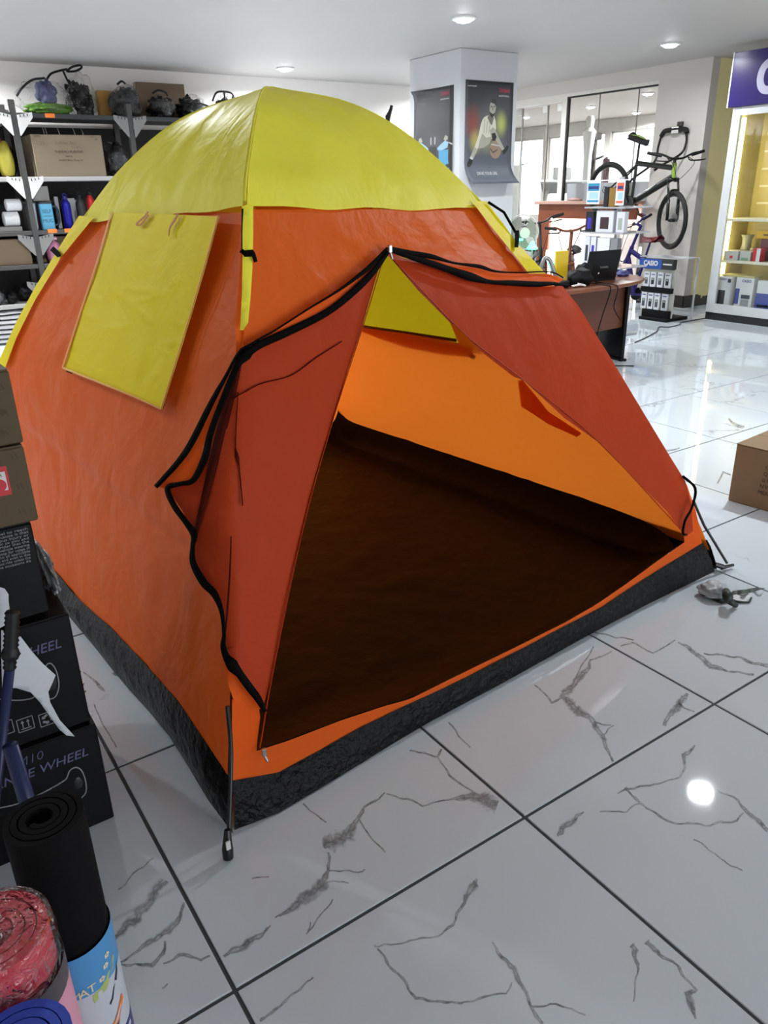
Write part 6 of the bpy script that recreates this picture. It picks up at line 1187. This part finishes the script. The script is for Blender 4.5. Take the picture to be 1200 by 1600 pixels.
item('boxed_item', 'pale clear sided box, outermost on the third tier', 4.72, 4.79, .714, 1.0, m_cl, mat('window_dark', '#3a3a40', .4)); item('boxed_item', 'pale case with purple sliver on the third tier', 4.64, 4.71, .714, 1.0, m_cl, mat('front_purple', '#3c34a0', .4)); item('boxed_item', 'blank white box in the middle of the third tier', 4.46, 4.62, .714, .99, m_bxw); item('boxed_item', 'grey box on the third tier near the cable', 4.36, 4.45, .714, .99, mat('grey_card2', '#7c7e80', .5))
# ================================================================== CALCULATOR STAND
cs = thing('calculator_stand', 'black card stand with blue CASIO header and two rows of calculator packs', 'stand', (7.65, 4.85, 0))
XS = 7.55
MB().b2((XS - .08, 4.60, 0), (XS + .32, 4.99, .035)).build('foot', m_dblk, cs, bevel=.003); MB().b2((XS + .03, 4.62, .03), (XS + .05, 5.06, .58)).build('back_board', mat('stand_grey', '#b7b4ac', .5), cs)
MB().b2((XS - .02, 4.63, .035), (XS + .06, 5.0, .115)).build('lower_tray', m_dblk, cs); MB().b2((XS - .02, 4.63, .315), (XS + .06, 5.05, .37)).build('upper_tray', m_dblk, cs)
hd = MB().b2((XS - .01, 4.64, .575), (XS + .05, 5.11, .685)).build('header', mat('header_dark', '#2b2b2c', .4), cs); MB().b2((XS - .012, 4.80, .577), (XS - .0105, 5.11, .683)).build('header_blue', mat('header_blue', '#244b9a', .4), hd)
xtext('CASIO', 4.95, .635, .075, XS - .0125, m_wp, hd, bold=.003, width=.20); MB().b2((XS - .0125, 4.66, .625), (XS - .0105, 4.78, .64)).build('header_line', m_wp, hd)
MB().b2((XS + .25, 4.50, .0), (XS + .262, 4.52, .70)).b2((XS + .0, 4.50, .70), (XS + .262, 5.12, .708)).build('acrylic_edge', m_acr, cs)
NM = ['first', 'second', 'third', 'fourth']
for r, (z0, h, ys) in enumerate(((.372, .165, (4.955, 4.865, 4.765, 4.665)), (.117, .19, (4.965, 4.87, 4.78, 4.675)))):
    for k, y in enumerate(ys):
        t = thing('calculator_pack', 'white calculator pack, %s from the desk side in the %s row of the stand' % (NM[k], 'upper' if r == 0 else 'lower'), 'calculator', (XS, y + .035, z0), 0, 'calculator packs on the stand')
        MB().b2((XS - .005, y, z0 + .001), (XS + .018, y + .075, z0 + h)).build('card', m_bxw, t, bevel=.001); MB().b2((XS - .0065, y + .018, z0 + .03), (XS - .0052, y + .058, z0 + h * .62)).build('calculator_body', m_bxb if k % 2 else mat('calc_grey', '#50525a', .4), t); MB().b2((XS - .0080, y + .024, z0 + h * .48), (XS - .0066, y + .052, z0 + h * .58)).build('screen', mat('lcd', '#9aa59a', .4), t); MB().b2((XS - .0065, y + .012, z0 + h * .82), (XS - .0052, y + .062, z0 + h * .88)).build('brand_line', m_ink2, t)
# ================================================================== CARTON and tent pouch on the floor
rb_ = thing('carton', 'plain brown shipping carton on the tiles to the right of the tent', 'box', (3.128, .957, 0), .09)
m_rb = mat('ship_cardboard', '#7b6347', .7, var=.05, vscale=4)
MB().b2((0, -.62, .001), (.42, 0, .298)).build('carton_body', m_rb, rb_, local=True, bevel=.004); MB().b2((-.002, -.62, .298), (.208, .001, .302)).build('top_flap', m_rb, rb_, local=True); MB().b2((.212, -.62, .298), (.422, .001, .302)).build('top_flap', m_rb, rb_, local=True)
for k, b in enumerate(('ITEM NO.', 'QTY.', 'G.W.', 'N.W.', 'MEAS.')):
    text(b, .026, MW[rb_.name] @ frame((-.0012, -.155 + .004 * k, .215 - .032 * k), (0, -1, 0), (0, 0, 1)), m_ink, rb_, align='LEFT')
m_pch = mat('grey_pouch', '#a0a6a9', .4, bump=.5, bscale=24); m_gst = mat('dark_green_strap', '#1c2a22', .5); m_grn = mat('grey_green', '#3f4a40', .6)
pc = thing('tent_pouch', 'grey drawstring pouch tied with a dark strap lying near the tent pole', 'pouch', (2.2, .38, 0))
a, b_ = PX(1092, 932, Z=0), PX(1136, 932, Z=0); d = b_ - a; pm_ = frame(a.lerp(b_, .5), d, V((-d.y, d.x, 0)))
MB().lump((0, 0, .028), (d.length * .52, .048, .03), 4, .18, 2.5, 2, pm_).build('pouch_body', m_pch, pc, smooth='all')
MB().tube(spline([a + V((-.006, -.01, .02)), a + V((.02, -.045, .006)), a.lerp(b_, .5) + V((-.02, -.052, .004)), a.lerp(b_, .9) + V((0, -.03, .006))], 5), .005, 6).build('dark_piping', m_gst, pc, smooth='all')
MB().tube([PX(1134, 924, Z=.05), PX(1137, 932, Z=.058), PX(1137, 940, Z=.045)], [.014, .02, .014], 10).tube([PX(1138, 938, Z=.04), PX(1150, 946, Z=.008)], [.014, .01], 8).build('knot', m_gst, pc, smooth='all')
panel([(1140, 930), (1145, 923), (1165, 921), (1180, 918), (1197, 919), (1180, 924), (1172, 926), (1150, 930)], lambda x, y: PX(x, y, Z=.012 + .012 * math.sin(x * .25)), 5).build('strap_tail', m_grn, pc, smooth='all')
panel([(1141, 930), (1172, 926), (1175, 928), (1170, 940), (1150, 938), (1143, 934)], lambda x, y: PX(x, y, Z=.006 + .004 * math.sin(y)), 5).build('white_tag', mat('pouch_tag', '#c3c6c4', .5), pc, smooth='all'); MB().tube([PX(1142, 937, Z=.006), PX(1155, 941, Z=.005), PX(1170, 941, Z=.005), PX(1174, 934, Z=.006)], .004, 6).build('cord', m_gst, pc, smooth='all')
